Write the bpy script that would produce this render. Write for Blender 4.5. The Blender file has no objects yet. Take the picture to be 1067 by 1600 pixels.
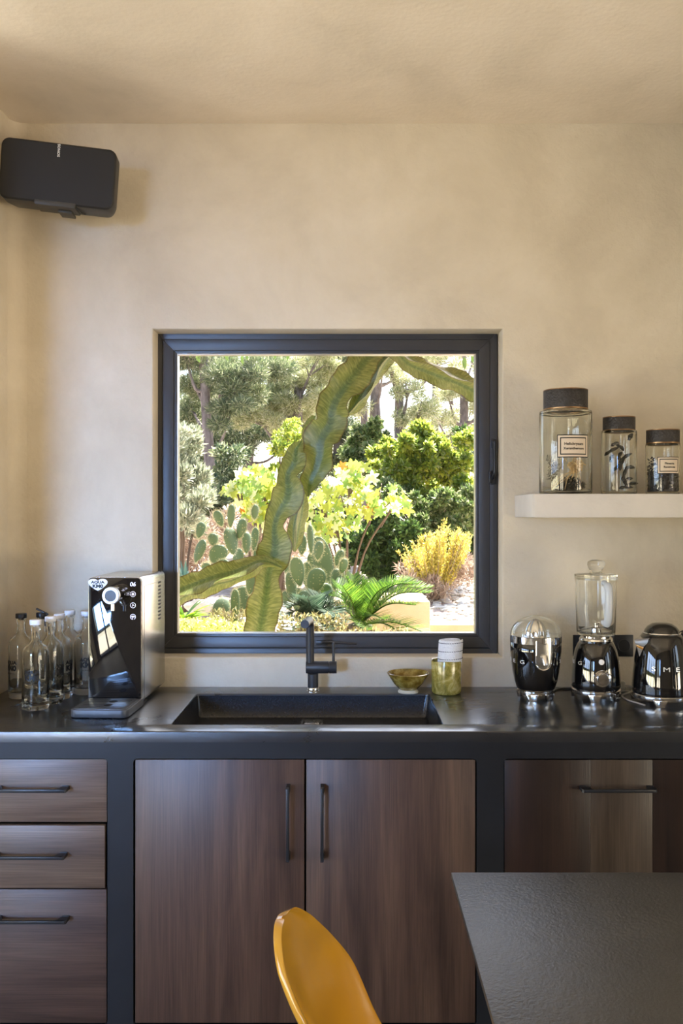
import bpy, bmesh, math, random
import numpy as np
from mathutils import Vector, Matrix

R = math.radians
PI = math.pi
SC = bpy.context.scene
COL = SC.collection
EYE = 1.52
F = 1375.0

def at(px, py, D):
    """point seen at a pixel of the 1067x1600 frame, D metres in front of the camera plane"""
    return Vector(((px - 545.0) / F * D, D, EYE - (py - 800.0) / F * D))

# ------------------------------------------------------------------ camera
cd = bpy.data.cameras.new('camera')
cam = bpy.data.objects.new('camera', cd)
COL.objects.link(cam)
cam.location = (0, 0, EYE)
cam.rotation_euler = (R(90), 0, 0)
cd.sensor_fit = 'VERTICAL'
cd.sensor_height = 36.0
cd.lens = 36.0 * F / 1600.0
cd.shift_x = -11.5 / 1600.0
cd.clip_start = 0.05
cd.clip_end = 300
SC.camera = cam

# ------------------------------------------------------------------ light
SC.view_settings.view_transform = 'Standard'
SC.view_settings.look = 'None'
SC.view_settings.gamma = 1.0
SC.view_settings.use_curve_mapping = False
SC.view_settings.exposure = 0.25
SC.cycles.max_bounces = 14
SC.cycles.diffuse_bounces = 6
SC.cycles.glossy_bounces = 6
SC.cycles.transmission_bounces = 12
SC.cycles.transparent_max_bounces = 12
SC.cycles.sample_clamp_indirect = 6.0
SC.cycles.use_denoising = True
SUN_EL, SUN_AZ = R(50), R(28)          # azimuth from +Y towards +X
w = bpy.data.worlds.new('sky')
SC.world = w
w.use_nodes = True
wn = w.node_tree
wn.nodes.clear()
sky = wn.nodes.new('ShaderNodeTexSky')
sky.sky_type = 'NISHITA'
sky.sun_disc = False
sky.sun_elevation = SUN_EL
sky.sun_rotation = SUN_AZ
sky.air_density = 1.0
sky.dust_density = 2.5
sky.ozone_density = 1.0
bg = wn.nodes.new('ShaderNodeBackground')
bg.inputs['Strength'].default_value = 0.45
wo = wn.nodes.new('ShaderNodeOutputWorld')
wn.links.new(sky.outputs[0], bg.inputs['Color'])
wn.links.new(bg.outputs[0], wo.inputs['Surface'])
sl = bpy.data.lights.new('sun', 'SUN')
sl.energy = 23.0
sl.angle = R(0.6)
sl.color = (1.0, 0.95, 0.86)
so = bpy.data.objects.new('sun', sl)
COL.objects.link(so)
sd = Vector((math.sin(SUN_AZ) * math.cos(SUN_EL), math.cos(SUN_AZ) * math.cos(SUN_EL), math.sin(SUN_EL)))
so.rotation_euler = sd.to_track_quat('Z', 'Y').to_euler()
so.location = (5, 12, 12)

# room extents and the two glazed openings behind / beside the camera
WY = 3.09                        # inner face of the window wall
XL, XR, YB, ZC = -1.18, 3.2, -3.2, 2.884
RXL = -4.4                       # the room runs on to the left beyond the short wall at the worktop's end
LO = (-2.7, 2.3, 0.0, 2.35)      # left glazed opening: y0, y1, z0, z1
BO = (-4.1, -2.0, 0.0, 2.35)     # rear glazed opening: x0, x1, z0, z1
RO = (-2.6, 1.2, 0.0, 2.35)      # right glazed opening: y0, y1, z0, z1

def portal(name, loc, rot, sx, sy):
    l = bpy.data.lights.new(name, 'AREA')
    l.shape = 'RECTANGLE'
    l.size, l.size_y = sx, sy
    l.cycles.is_portal = True
    o = bpy.data.objects.new(name, l)
    COL.objects.link(o)
    o.location = loc
    o.rotation_euler = rot
def fill_light(name, loc, nrm, sx, sy, watts, col, spread=180):
    """large area light added as fill just outside a glazed door, facing into the room"""
    l = bpy.data.lights.new(name, 'AREA')
    l.shape = 'RECTANGLE'
    l.size, l.size_y = sx, sy
    l.energy = watts
    l.color = col
    l.spread = R(spread)
    o = bpy.data.objects.new(name, l)
    COL.objects.link(o)
    o.location = loc
    o.rotation_euler = Vector(nrm).to_track_quat('-Z', 'Y').to_euler()
LYC, LYW = (LO[0] + LO[1]) / 2, LO[1] - LO[0]
BXC, BXW = (BO[0] + BO[1]) / 2, BO[1] - BO[0]
RYC, RYW = (RO[0] + RO[1]) / 2, RO[1] - RO[0]
fill_light('fill_left_cool', (RXL - 0.62, LYC, 1.80), (1, 0, -0.30), LYW, 1.2, 150, (0.50, 0.66, 1.0))  # added fill lamps: cool ones above, warm ones below
fill_light('fill_left_warm', (RXL - 0.55, LYC, 0.62), (1, 0, 1.0), LYW, 1.0, 230, (1.0, 0.93, 0.66))
fill_light('fill_rear_cool', (BXC, YB - 0.62, 1.75), (1.95, 7.0, -0.60), BXW - 0.3, 1.1, 19, (0.24, 0.48, 1.0), 28)  # added narrow cool beam aimed at the left of the window wall
fill_light('fill_rear_warm', (BXC, YB - 0.55, 0.62), (0.25, 1, 0.70), BXW, 1.0, 60, (1.0, 0.92, 0.70))
fill_light('fill_right_cool', (XR + 0.62, RYC, 1.90), (-1, 0, -0.30), RYW, 1.0, 20, (0.80, 0.88, 1.0))
fill_light('fill_right_warm', (XR + 0.55, RYC, 0.70), (-1, 0, 1.1), RYW, 1.1, 205, (1.0, 0.85, 0.58))
portal('portal_window', (-0.08, 3.36, 1.585), (R(-90), 0, 0), 1.3, 1.2)

# ------------------------------------------------------------------ materials
def newmat(name):
    m = bpy.data.materials.new(name)
    m.use_nodes = True
    nt = m.node_tree
    return m, nt, nt.nodes['Principled BSDF']

def mat(name, col, rough=0.5, metal=0.0, spec=0.5, coat=0.0, trans=0.0, ior=1.45, emit=None):
    m, nt, b = newmat(name)
    b.inputs['Base Color'].default_value = (*col, 1)
    b.inputs['Roughness'].default_value = rough
    b.inputs['Metallic'].default_value = metal
    b.inputs['Specular IOR Level'].default_value = spec
    b.inputs['Coat Weight'].default_value = coat
    b.inputs['Coat Roughness'].default_value = 0.04
    b.inputs['Transmission Weight'].default_value = trans
    b.inputs['IOR'].default_value = ior
    if emit:
        b.inputs['Emission Color'].default_value = (*emit[:3], 1)
        b.inputs['Emission Strength'].default_value = emit[3]
    return m

def noise_mat(name, stops, scale=5.0, detail=6.0, rough=0.6, stretch=(1, 1, 1), bump=0.0, bscale=60.0,
              metal=0.0, dist=0.0, rrange=None, coat=0.0, spec=0.5):
    """object-space noise through a colour ramp, with bump"""
    m, nt, b = newmat(name)
    N, L = nt.nodes.new, nt.links.new
    tc = N('ShaderNodeTexCoord')
    mp = N('ShaderNodeMapping')
    mp.inputs['Scale'].default_value = stretch
    L(tc.outputs['Object'], mp.inputs['Vector'])
    n = N('ShaderNodeTexNoise')
    n.inputs['Scale'].default_value = scale
    n.inputs['Detail'].default_value = detail
    n.inputs['Roughness'].default_value = 0.62
    n.inputs['Distortion'].default_value = dist
    L(mp.outputs[0], n.inputs['Vector'])
    cr = N('ShaderNodeValToRGB')
    e = cr.color_ramp.elements
    while len(e) < len(stops):
        e.new(0.5)
    for k, (p, c) in enumerate(stops):
        e[k].position = p
        e[k].color = (*c, 1)
    L(n.outputs['Fac'], cr.inputs[0])
    L(cr.outputs[0], b.inputs['Base Color'])
    b.inputs['Roughness'].default_value = rough
    b.inputs['Metallic'].default_value = metal
    b.inputs['Coat Weight'].default_value = coat
    b.inputs['Specular IOR Level'].default_value = spec
    if rrange:
        mr = N('ShaderNodeMapRange')
        mr.inputs['To Min'].default_value, mr.inputs['To Max'].default_value = rrange
        mr.inputs['From Min'].default_value, mr.inputs['From Max'].default_value = 0.3, 0.7
        L(n.outputs['Fac'], mr.inputs['Value'])
        L(mr.outputs[0], b.inputs['Roughness'])
    if bump:
        n2 = N('ShaderNodeTexNoise')
        n2.inputs['Scale'].default_value = bscale
        n2.inputs['Detail'].default_value = 5
        L(mp.outputs[0], n2.inputs['Vector'])
        bp = N('ShaderNodeBump')
        bp.inputs['Strength'].default_value = bump
        bp.inputs['Distance'].default_value = 0.01
        L(n2.outputs['Fac'], bp.inputs['Height'])
        L(bp.outputs[0], b.inputs['Normal'])
    return m

def wood_mat(name, dark, mid, light, horizontal=False, seed=0.0, rough=0.42):
    m, nt, b = newmat(name)
    N, L = nt.nodes.new, nt.links.new
    tc = N('ShaderNodeTexCoord')
    mp = N('ShaderNodeMapping')
    mp.inputs['Location'].default_value = (seed, seed * 2.3, seed * 1.7)
    mp.inputs['Scale'].default_value = (1.0, 12, 14) if horizontal else (14, 12, 1.0)
    L(tc.outputs['Object'], mp.inputs['Vector'])
    n = N('ShaderNodeTexNoise')
    n.inputs['Scale'].default_value = 1.1
    n.inputs['Detail'].default_value = 7
    n.inputs['Roughness'].default_value = 0.6
    n.inputs['Distortion'].default_value = 0.55
    L(mp.outputs[0], n.inputs['Vector'])
    cr = N('ShaderNodeValToRGB')
    e = cr.color_ramp.elements
    e.new(0.5)
    for k, (p, c) in enumerate(((0.30, dark), (0.5, mid), (0.72, light))):
        e[k].position = p
        e[k].color = (*c, 1)
    L(n.outputs['Fac'], cr.inputs[0])
    mp2 = N('ShaderNodeMapping')
    mp2.inputs['Scale'].default_value = (6, 300, 320) if horizontal else (320, 300, 6)
    L(tc.outputs['Object'], mp2.inputs['Vector'])
    g = N('ShaderNodeTexNoise')
    g.inputs['Scale'].default_value = 1.0
    g.inputs['Detail'].default_value = 3
    L(mp2.outputs[0], g.inputs['Vector'])
    mx = N('ShaderNodeMix')
    mx.data_type = 'RGBA'
    mx.blend_type = 'MULTIPLY'
    mx.inputs['Factor'].default_value = 0.55
    mr = N('ShaderNodeMapRange')
    mr.inputs['From Min'].default_value, mr.inputs['From Max'].default_value = 0.3, 0.65
    mr.inputs['To Min'].default_value, mr.inputs['To Max'].default_value = 0.45, 1.15
    L(g.outputs['Fac'], mr.inputs['Value'])
    L(cr.outputs[0], mx.inputs['A'])
    L(mr.outputs[0], mx.inputs['B'])
    L(mx.outputs['Result'], b.inputs['Base Color'])
    b.inputs['Roughness'].default_value = rough
    bp = N('ShaderNodeBump')
    bp.inputs['Strength'].default_value = 0.12
    bp.inputs['Distance'].default_value = 0.002
    L(g.outputs['Fac'], bp.inputs['Height'])
    L(bp.outputs[0], b.inputs['Normal'])
    return m

def leaf_mat(name, cols, trans=0.45, rough=0.45, hue_noise=0.0):
    """leaf: every loose leaf picks a colour of the ramp; light passes through it"""
    m, nt, b = newmat(name)
    N, L = nt.nodes.new, nt.links.new
    gm = N('ShaderNodeNewGeometry')
    cr = N('ShaderNodeValToRGB')
    e = cr.color_ramp.elements
    while len(e) < len(cols):
        e.new(0.5)
    for k, c in enumerate(cols):
        e[k].position = k / (len(cols) - 1)
        e[k].color = (*c, 1)
    L(gm.outputs['Random Per Island'], cr.inputs[0])
    L(cr.outputs[0], b.inputs['Base Color'])
    b.inputs['Roughness'].default_value = rough
    t = N('ShaderNodeBsdfTranslucent')
    L(cr.outputs[0], t.inputs['Color'])
    mx = N('ShaderNodeMixShader')
    mx.inputs[0].default_value = trans
    L(b.outputs[0], mx.inputs[1])
    L(t.outputs[0], mx.inputs[2])
    L(mx.outputs[0], nt.nodes['Material Output'].inputs['Surface'])
    return m

def pane_mat(name, tint=(1, 1, 1), refl=1.0):
    m, nt, b = newmat(name)
    N, L = nt.nodes.new, nt.links.new
    nt.nodes.remove(b)
    t = N('ShaderNodeBsdfTransparent')
    t.inputs['Color'].default_value = (*tint, 1)
    g = N('ShaderNodeBsdfGlossy')
    g.inputs['Roughness'].default_value = 0.0
    fr = N('ShaderNodeFresnel')
    fr.inputs['IOR'].default_value = 1.3
    mx = N('ShaderNodeMixShader')
    L(fr.outputs[0], mx.inputs[0])
    L(t.outputs[0], mx.inputs[1])
    L(g.outputs[0], mx.inputs[2])
    L(mx.outputs[0], nt.nodes['Material Output'].inputs['Surface'])
    return m

def glass_mat(name, col=(1, 1, 1), ior=1.45):
    m, nt, b = newmat(name)
    N, L = nt.nodes.new, nt.links.new
    nt.nodes.remove(b)
    g = N('ShaderNodeBsdfGlass')
    g.inputs['Color'].default_value = (*col, 1)
    g.inputs['Roughness'].default_value = 0.0
    g.inputs['IOR'].default_value = ior
    L(g.outputs[0], nt.nodes['Material Output'].inputs['Surface'])
    return m

M = {}
M['plaster'] = noise_mat('limewash_plaster', ((0.28, (0.50, 0.435, 0.33)), (0.5, (0.60, 0.53, 0.41)), (0.72, (0.68, 0.61, 0.49))),
                         scale=2.2, detail=9, rough=0.85, bump=0.25, bscale=60, dist=0.35)
M['ceiling'] = noise_mat('limewash_ceiling', ((0.28, (0.66, 0.58, 0.475)), (0.5, (0.77, 0.68, 0.565)), (0.72, (0.85, 0.76, 0.65))),
                         scale=2.0, detail=9, rough=0.85, bump=0.14, bscale=60, dist=0.35)
M['dim_plaster'] = noise_mat('darkened_plaster', ((0.3, (0.16, 0.135, 0.11)), (0.7, (0.22, 0.19, 0.155))), scale=2, rough=0.9)  # plaster colour darkened behind the camera to dim the appliances' reflections
M['shelf'] = noise_mat('shelf_plaster', ((0.3, (0.52, 0.485, 0.44)), (0.7, (0.60, 0.56, 0.51))), scale=6, rough=0.8, bump=0.1)
M['floor'] = noise_mat('floor_cement', ((0.3, (0.15, 0.13, 0.11)), (0.7, (0.20, 0.175, 0.15))), scale=2, rough=0.6)
M['worktop'] = noise_mat('dark_microcement', ((0.3, (0.0045, 0.0055, 0.0085)), (0.55, (0.0075, 0.009, 0.0135)), (0.8, (0.012, 0.0145, 0.021))),
                         scale=3.5, detail=8, rough=0.3, bump=0.05, bscale=40, rrange=(0.24, 0.38), dist=0.8, spec=0.7, coat=0.5)
M['worktop'].node_tree.nodes['Principled BSDF'].inputs['Coat Roughness'].default_value = 0.13
M['worktop_front'] = noise_mat('dark_microcement_front', ((0.3, (0.005, 0.006, 0.009)), (0.7, (0.010, 0.012, 0.017))), scale=4, detail=7, rough=0.42, spec=0.35)
M['sink'] = noise_mat('black_granite', ((0.3, (0.006, 0.007, 0.010)), (0.74, (0.014, 0.016, 0.022)), (0.80, (0.25, 0.27, 0.33))),
                      scale=220, detail=2, rough=0.22)
M['alu'] = mat('anthracite_aluminium', (0.040, 0.040, 0.043), 0.38)
M['bead'] = mat('silver_bead', (0.55, 0.52, 0.47), 0.35, 0.7)
M['gasket'] = mat('black_gasket', (0.004, 0.004, 0.004), 0.7)
M['pane'] = pane_mat('window_glass')
M['black'] = mat('black_metal', (0.012, 0.013, 0.017), 0.38)
M['black_matt'] = mat('black_matt_tap', (0.018, 0.019, 0.024), 0.42)
M['carcass'] = mat('dark_carcass', (0.008, 0.007, 0.006), 0.8)
M['wood_v'] = wood_mat('iroko_vertical', (0.026, 0.014, 0.012), (0.062, 0.035, 0.027), (0.105, 0.063, 0.045))
M['wood_v2'] = wood_mat('iroko_vertical_b', (0.026, 0.014, 0.012), (0.062, 0.035, 0.027), (0.105, 0.063, 0.045), seed=4.4)
M['wood_h'] = wood_mat('iroko_horizontal', (0.055, 0.034, 0.026), (0.10, 0.065, 0.046), (0.15, 0.104, 0.074), True, 2.1)
M['wood_h2'] = wood_mat('iroko_horizontal_b', (0.055, 0.034, 0.026), (0.105, 0.070, 0.050), (0.16, 0.112, 0.080), True, 7.7)
M['wood_h3'] = wood_mat('iroko_horizontal_c', (0.032, 0.019, 0.016), (0.060, 0.036, 0.030), (0.092, 0.060, 0.047), True, 5.1)
M['wood_d'] = wood_mat('iroko_dark', (0.007, 0.003, 0.003), (0.016, 0.007, 0.005), (0.036, 0.016, 0.010), seed=9.1, rough=0.35)
M['wood_l'] = wood_mat('iroko_pale', (0.022, 0.014, 0.010), (0.045, 0.031, 0.022), (0.075, 0.054, 0.040), seed=3.3, rough=0.35)
M['table'] = noise_mat('table_leathered', ((0.3, (0.034, 0.031, 0.027)), (0.7, (0.048, 0.044, 0.039))), scale=9, rough=0.36, bump=0.16, bscale=170, spec=0.6)
M['steel'] = mat('brushed_steel', (0.62, 0.61, 0.58), 0.27, 1.0)
M['chrome'] = mat('chrome', (0.82, 0.82, 0.83), 0.06, 1.0)
M['gloss_black'] = mat('gloss_black_enamel', (0.004, 0.004, 0.005), 0.04, 0, 0.6, 1.0)
M['piano'] = mat('gloss_black_panel', (0.004, 0.004, 0.005), 0.015, 0, 0.7, 1.0)
M['white'] = mat('white_print', (0.82, 0.82, 0.84), 0.4)
M['letter'] = mat('satin_steel_letter', (0.78, 0.79, 0.82), 0.35, 0.4)
M['icon'] = mat('lit_icon', (0.6, 0.6, 0.8), 0.4, emit=(0.8, 0.82, 1.0, 0.9))
M['ink'] = mat('black_ink', (0.006, 0.006, 0.006), 0.5)
M['glass'] = glass_mat('clear_glass', (0.99, 0.995, 0.99))
M['jar_glass'] = glass_mat('jar_glass', (0.985, 0.987, 0.965))
M['grey_plastic'] = mat('grey_plastic', (0.045, 0.047, 0.052), 0.4)
M['cap_white'] = mat('white_cap', (0.75, 0.76, 0.80), 0.35)
M['cap_black'] = mat('black_cap', (0.01, 0.01, 0.012), 0.35)
M['speaker'] = mat('speaker_grille', (0.013, 0.012, 0.011), 0.6)
M['speaker_body'] = mat('speaker_body', (0.045, 0.042, 0.037), 0.5)
M['glaze'] = noise_mat('ochre_glaze', ((0.30, (0.075, 0.045, 0.006)), (0.5, (0.23, 0.15, 0.022)), (0.7, (0.42, 0.34, 0.10))), scale=38, detail=5, rough=0.16, coat=0.6)
M['glaze2'] = noise_mat('moss_glaze', ((0.30, (0.12, 0.11, 0.015)), (0.5, (0.30, 0.25, 0.055)), (0.72, (0.50, 0.44, 0.19))), scale=30, detail=6, rough=0.2, coat=0.5, dist=1.5)
M['clay'] = mat('pale_clay', (0.62, 0.58, 0.46), 0.6)
M['towel'] = noise_mat('white_cotton', ((0.3, (0.66, 0.69, 0.76)), (0.7, (0.80, 0.82, 0.86))), scale=300, rough=0.9, bump=0.6, bscale=240)
M['thread'] = mat('indigo_thread', (0.05, 0.06, 0.10), 0.8)
M['lid'] = noise_mat('dark_leather_lid', ((0.3, (0.016, 0.013, 0.012)), (0.7, (0.035, 0.030, 0.027))), scale=60, rough=0.5, bump=0.4, bscale=150)
M['brass'] = mat('aged_brass', (0.32, 0.19, 0.09), 0.35, 0.9)
M['paper'] = mat('cream_label', (0.62, 0.52, 0.40), 0.7)
M['straw'] = mat('dried_stem', (0.80, 0.58, 0.30), 0.6)
M['moss'] = noise_mat('dark_moss', ((0.3, (0.03, 0.03, 0.022)), (0.7, (0.12, 0.11, 0.08))), scale=80, rough=0.9)
M['pod'] = noise_mat('dark_pod', ((0.3, (0.022, 0.022, 0.018)), (0.7, (0.06, 0.055, 0.045))), scale=40, rough=0.7)
M['seed'] = noise_mat('dark_seed', ((0.3, (0.012, 0.013, 0.018)), (0.72, (0.06, 0.06, 0.07))), scale=150, rough=0.4)
M['chair'] = mat('mustard_shell', (0.50, 0.255, 0.020), 0.2, 0, 0.5, 0.6)
M['chair_leg'] = mat('chair_leg_steel', (0.03, 0.03, 0.03), 0.4, 0.5)
M['silicone'] = mat('pale_jar_handle', (0.50, 0.54, 0.60), 0.25)
M['cable'] = mat('black_cable', (0.01, 0.01, 0.012), 0.4)
M['cable_w'] = mat('pale_cable', (0.42, 0.40, 0.37), 0.4)

# ------------------------------------------------------------------ mesh helpers
def smooth(me, ang=35):
    if len(me.polygons):
        me.polygons.foreach_set('use_smooth', [True] * len(me.polygons))
        me.set_sharp_from_angle(angle=R(ang))

def link(name, me, parent=None, mats=()):
    o = bpy.data.objects.new(name, me)
    COL.objects.link(o)
    for m in mats:
        me.materials.append(m)
    if parent:
        o.parent = parent
    return o

def obj(name, bm, m, parent=None, ang=35, flip=True):
    if flip:
        bmesh.ops.recalc_face_normals(bm, faces=bm.faces)
    me = bpy.data.meshes.new(name)
    bm.to_mesh(me)
    bm.free()
    smooth(me, ang)
    return link(name, me, parent, (m,))

def tag(o, label=None, cat=None, group=None, kind=None):
    if label: o['label'] = label
    if cat: o['category'] = cat
    if group: o['group'] = group
    if kind: o['kind'] = kind
    return o

def thing(name, label, cat, loc=(0, 0, 0), rotz=0, group=None):
    o = bpy.data.objects.new(name, None)
    COL.objects.link(o)
    o.empty_display_size = 0.05
    o.location = loc
    o.rotation_euler = (0, 0, rotz)
    return tag(o, label, cat, group)

def B():
    return bmesh.new()

def box(bm, x0, x1, y0, y1, z0, z1, bev=0.0, seg=2):
    t = bmesh.new()
    vs = [t.verts.new((x, y, z)) for x in (x0, x1) for y in (y0, y1) for z in (z0, z1)]
    for f in ((0, 1, 3, 2), (4, 6, 7, 5), (0, 4, 5, 1), (2, 3, 7, 6), (0, 2, 6, 4), (1, 5, 7, 3)):
        t.faces.new([vs[i] for i in f])
    bmesh.ops.recalc_face_normals(t, faces=t.faces)
    if bev:
        bmesh.ops.bevel(t, geom=t.edges[:], offset=bev, segments=seg, profile=0.5, affect='EDGES')
    merge(bm, t)
    return bm

def merge(bm, t, mtx=None):
    if mtx is not None:
        bmesh.ops.transform(t, matrix=mtx, verts=t.verts)
    mp = {}
    for v in t.verts:
        mp[v] = bm.verts.new(v.co)
    for f in t.faces:
        try:
            bm.faces.new([mp[v] for v in f.verts])
        except ValueError:
            pass
    t.free()

def lathe(bm, prof, n=40, c=(0, 0, 0), close=False):
    rings = []
    for r, z in prof:
        if r < 1e-5:
            rings.append([bm.verts.new((c[0], c[1], c[2] + z))])
        else:
            rings.append([bm.verts.new((c[0] + r * math.cos(2 * PI * k / n), c[1] + r * math.sin(2 * PI * k / n), c[2] + z)) for k in range(n)])
    pairs = list(zip(rings, rings[1:]))
    if close:
        pairs.append((rings[-1], rings[0]))
    for a, b in pairs:
        for k in range(n):
            k2 = (k + 1) % n
            if len(a) == 1 and len(b) == 1:
                continue
            if len(a) == 1:
                bm.faces.new((a[0], b[k], b[k2]))
            elif len(b) == 1:
                bm.faces.new((a[k], b[0], a[k2]))
            else:
                bm.faces.new((a[k], b[k], b[k2], a[k2]))
    return bm

def frames(pts):
    pts = [Vector(p) for p in pts]
    out = []
    up = None
    for i, p in enumerate(pts):
        a = pts[max(i - 1, 0)]
        b = pts[min(i + 1, len(pts) - 1)]
        t = (b - a).normalized()
        if up is None:
            up = Vector((0, 0, 1)) if abs(t.z) < 0.9 else Vector((1, 0, 0))
        s = t.cross(up).normalized()
        up = s.cross(t).normalized()
        out.append((p, t, s, up.copy()))
    return out

def tube(bm, pts, r, n=10, caps=True):
    fr = frames(pts)
    rr = r if isinstance(r, (list, tuple)) else [r] * len(fr)
    rings = []
    for (p, t, s, u), q in zip(fr, rr):
        rings.append([bm.verts.new(p + s * (q * math.cos(2 * PI * k / n)) + u * (q * math.sin(2 * PI * k / n))) for k in range(n)])
    for a, b in zip(rings, rings[1:]):
        for k in range(n):
            bm.faces.new((a[k], a[(k + 1) % n], b[(k + 1) % n], b[k]))
    if caps:
        bm.faces.new(rings[0][::-1])
        bm.faces.new(rings[-1])
    return bm

def spline(pts, n=8):
    """Catmull-Rom through the points"""
    P = [Vector(p) for p in pts]
    P = [P[0] * 2 - P[1]] + P + [P[-1] * 2 - P[-2]]
    out = []
    for i in range(1, len(P) - 2):
        for k in range(n):
            t = k / n
            a, b, c, d = P[i - 1], P[i], P[i + 1], P[i + 2]
            out.append(0.5 * ((2 * b) + (c - a) * t + (2 * a - 5 * b + 4 * c - d) * t * t + (3 * b - a - 3 * c + d) * t ** 3))
    out.append(P[-2])
    return out

def prism(bm, poly, d0, d1, axis='y', bev=0.0):
    """extrude a 2D polygon: axis y -> (x,z) outline, z -> (x,y), x -> (y,z)"""
    t = bmesh.new()
    def pt(a, b, d):
        return {'y': (a, d, b), 'z': (a, b, d), 'x': (d, a, b)}[axis]
    f0 = [t.verts.new(pt(a, b, d0)) for a, b in poly]
    f1 = [t.verts.new(pt(a, b, d1)) for a, b in poly]
    n = len(poly)
    t.faces.new(f0)
    t.faces.new(f1[::-1])
    for k in range(n):
        t.faces.new((f0[k], f0[(k + 1) % n], f1[(k + 1) % n], f1[k]))
    bmesh.ops.recalc_face_normals(t, faces=t.faces)
    if bev:
        es = [e for e in t.edges if abs((e.verts[0].co - e.verts[1].co)['xyz'.index(axis)]) < 1e-6]
        bmesh.ops.bevel(t, geom=es, offset=bev, segments=2, profile=0.5, affect='EDGES')
    merge(bm, t)
    return bm

def rrect(x0, x1, y0, y1, r, n=6):
    out = []
    for cx, cy, a0 in ((x1 - r, y1 - r, 0), (x0 + r, y1 - r, 90), (x0 + r, y0 + r, 180), (x1 - r, y0 + r, 270)):
        for k in range(n + 1):
            a = R(a0 + 90 * k / n)
            out.append((cx + r * math.cos(a), cy + r * math.sin(a)))
    return out

def plate(bm, outer, holes, d0, d1, axis='y'):
    """flat plate with holes, given thickness"""
    t = bmesh.new()
    def pt(a, b, d):
        return {'y': (a, d, b), 'z': (a, b, d), 'x': (d, a, b)}[axis]
    edges = []
    for lp in [outer] + holes:
        vs = [t.verts.new(pt(a, b, d0)) for a, b in lp]
        for k in range(len(vs)):
            edges.append(t.edges.new((vs[k], vs[(k + 1) % len(vs)])))
    r = bmesh.ops.triangle_fill(t, use_beauty=True, edges=edges)
    faces = [g for g in r['geom'] if isinstance(g, bmesh.types.BMFace)]
    ex = bmesh.ops.extrude_face_region(t, geom=faces)
    dv = Vector(pt(0, 0, d1)) - Vector(pt(0, 0, d0))
    bmesh.ops.translate(t, vec=dv, verts=[g for g in ex['geom'] if isinstance(g, bmesh.types.BMVert)])
    bmesh.ops.recalc_face_normals(t, faces=t.faces)
    merge(bm, t)
    return bm

def text_bm(s, size, depth=0.0006, bold=0.0, spacing=1.0, align='CENTER'):
    """lettering in the XZ plane, facing -Y, centred on the origin"""
    c = bpy.data.curves.new('lettering', 'FONT')
    c.body = s
    c.size = size
    c.extrude = depth / 2
    c.offset = bold
    c.space_character = spacing
    c.align_x = align
    c.align_y = 'CENTER'
    c.resolution_u = 3
    o = bpy.data.objects.new('lettering', c)
    me = bpy.data.meshes.new_from_object(o)
    bm = bmesh.new()
    bm.from_mesh(me)
    bmesh.ops.transform(bm, matrix=Matrix.Rotation(R(90), 4, 'X'), verts=bm.verts)
    bpy.data.objects.remove(o)
    bpy.data.curves.remove(c)
    bpy.data.meshes.remove(me)
    return bm

def wrap(bm, rad_at, ang=0.0):
    """bend flat lettering (x along, z up, -y proud) round a vertical axis; rad_at(z) is the surface radius"""
    for v in bm.verts:
        x, y, z = v.co
        r = rad_at(z) - y
        a = -PI / 2 + ang + x / rad_at(z)
        v.co = (r * math.cos(a), r * math.sin(a), z)
    return bm

def interp(prof):
    ps = sorted((z, r) for r, z in prof)
    zs = [p[0] for p in ps]
    rs = [p[1] for p in ps]
    return lambda z: float(np.interp(z, zs, rs))

def quads_mesh(name, V, nper, m, parent=None, uv=None):
    """V: (n*nper,3) loose polygons of nper corners each"""
    n = len(V) // nper
    me = bpy.data.meshes.new(name)
    me.vertices.add(len(V))
    me.vertices.foreach_set('co', np.ascontiguousarray(V, dtype=np.float32).ravel())
    me.loops.add(n * nper)
    me.loops.foreach_set('vertex_index', np.arange(n * nper, dtype=np.int32))
    me.polygons.add(n)
    me.polygons.foreach_set('loop_start', np.arange(0, n * nper, nper, dtype=np.int32))
    me.update(calc_edges=True)
    return link(name, me, parent, (m,))

RNG = np.random.default_rng(7)

def leaves(P, Nrm, L, W, jitter=0.7, up=0.0):
    """diamond leaves at points P, axis near direction Nrm; returns vertex array (n*4,3)"""
    n = len(P)
    d = Nrm + RNG.normal(0, jitter, (n, 3))
    d[:, 2] += up
    d /= np.linalg.norm(d, axis=1)[:, None] + 1e-9
    q = RNG.normal(0, 1, (n, 3))
    s = np.cross(d, q)
    s /= np.linalg.norm(s, axis=1)[:, None] + 1e-9
    l = L * RNG.uniform(0.6, 1.3, (n, 1))
    w_ = W * RNG.uniform(0.7, 1.3, (n, 1))
    bend = np.cross(s, d) * l * 0.12
    V = np.stack([P, P + d * l * 0.45 + s * w_ * 0.5 + bend, P + d * l, P + d * l * 0.45 - s * w_ * 0.5 + bend], axis=1)
    return V.reshape(-1, 3)

def clump_points(centres, radii, n, shell=0.55, squash=0.8):
    """points in ellipsoidal clumps, denser to the outside; returns points and outward directions"""
    C = np.array(centres, dtype=float)
    Rr = np.array(radii, dtype=float)
    wgt = Rr ** 2
    idx = RNG.choice(len(C), n, p=wgt / wgt.sum())
    d = RNG.normal(0, 1, (n, 3))
    d /= np.linalg.norm(d, axis=1)[:, None]
    r = (shell + (1 - shell) * RNG.uniform(0, 1, (n, 1)) ** 0.7)
    o = d * r * Rr[idx][:, None]
    o[:, 2] *= squash
    return C[idx] + o, d

# ================================================================== SETTING
def structure(name, bm, m, parent=None):
    o = obj(name, bm, m, parent)
    if parent is None:
        o['kind'] = 'structure'
    return o

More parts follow.
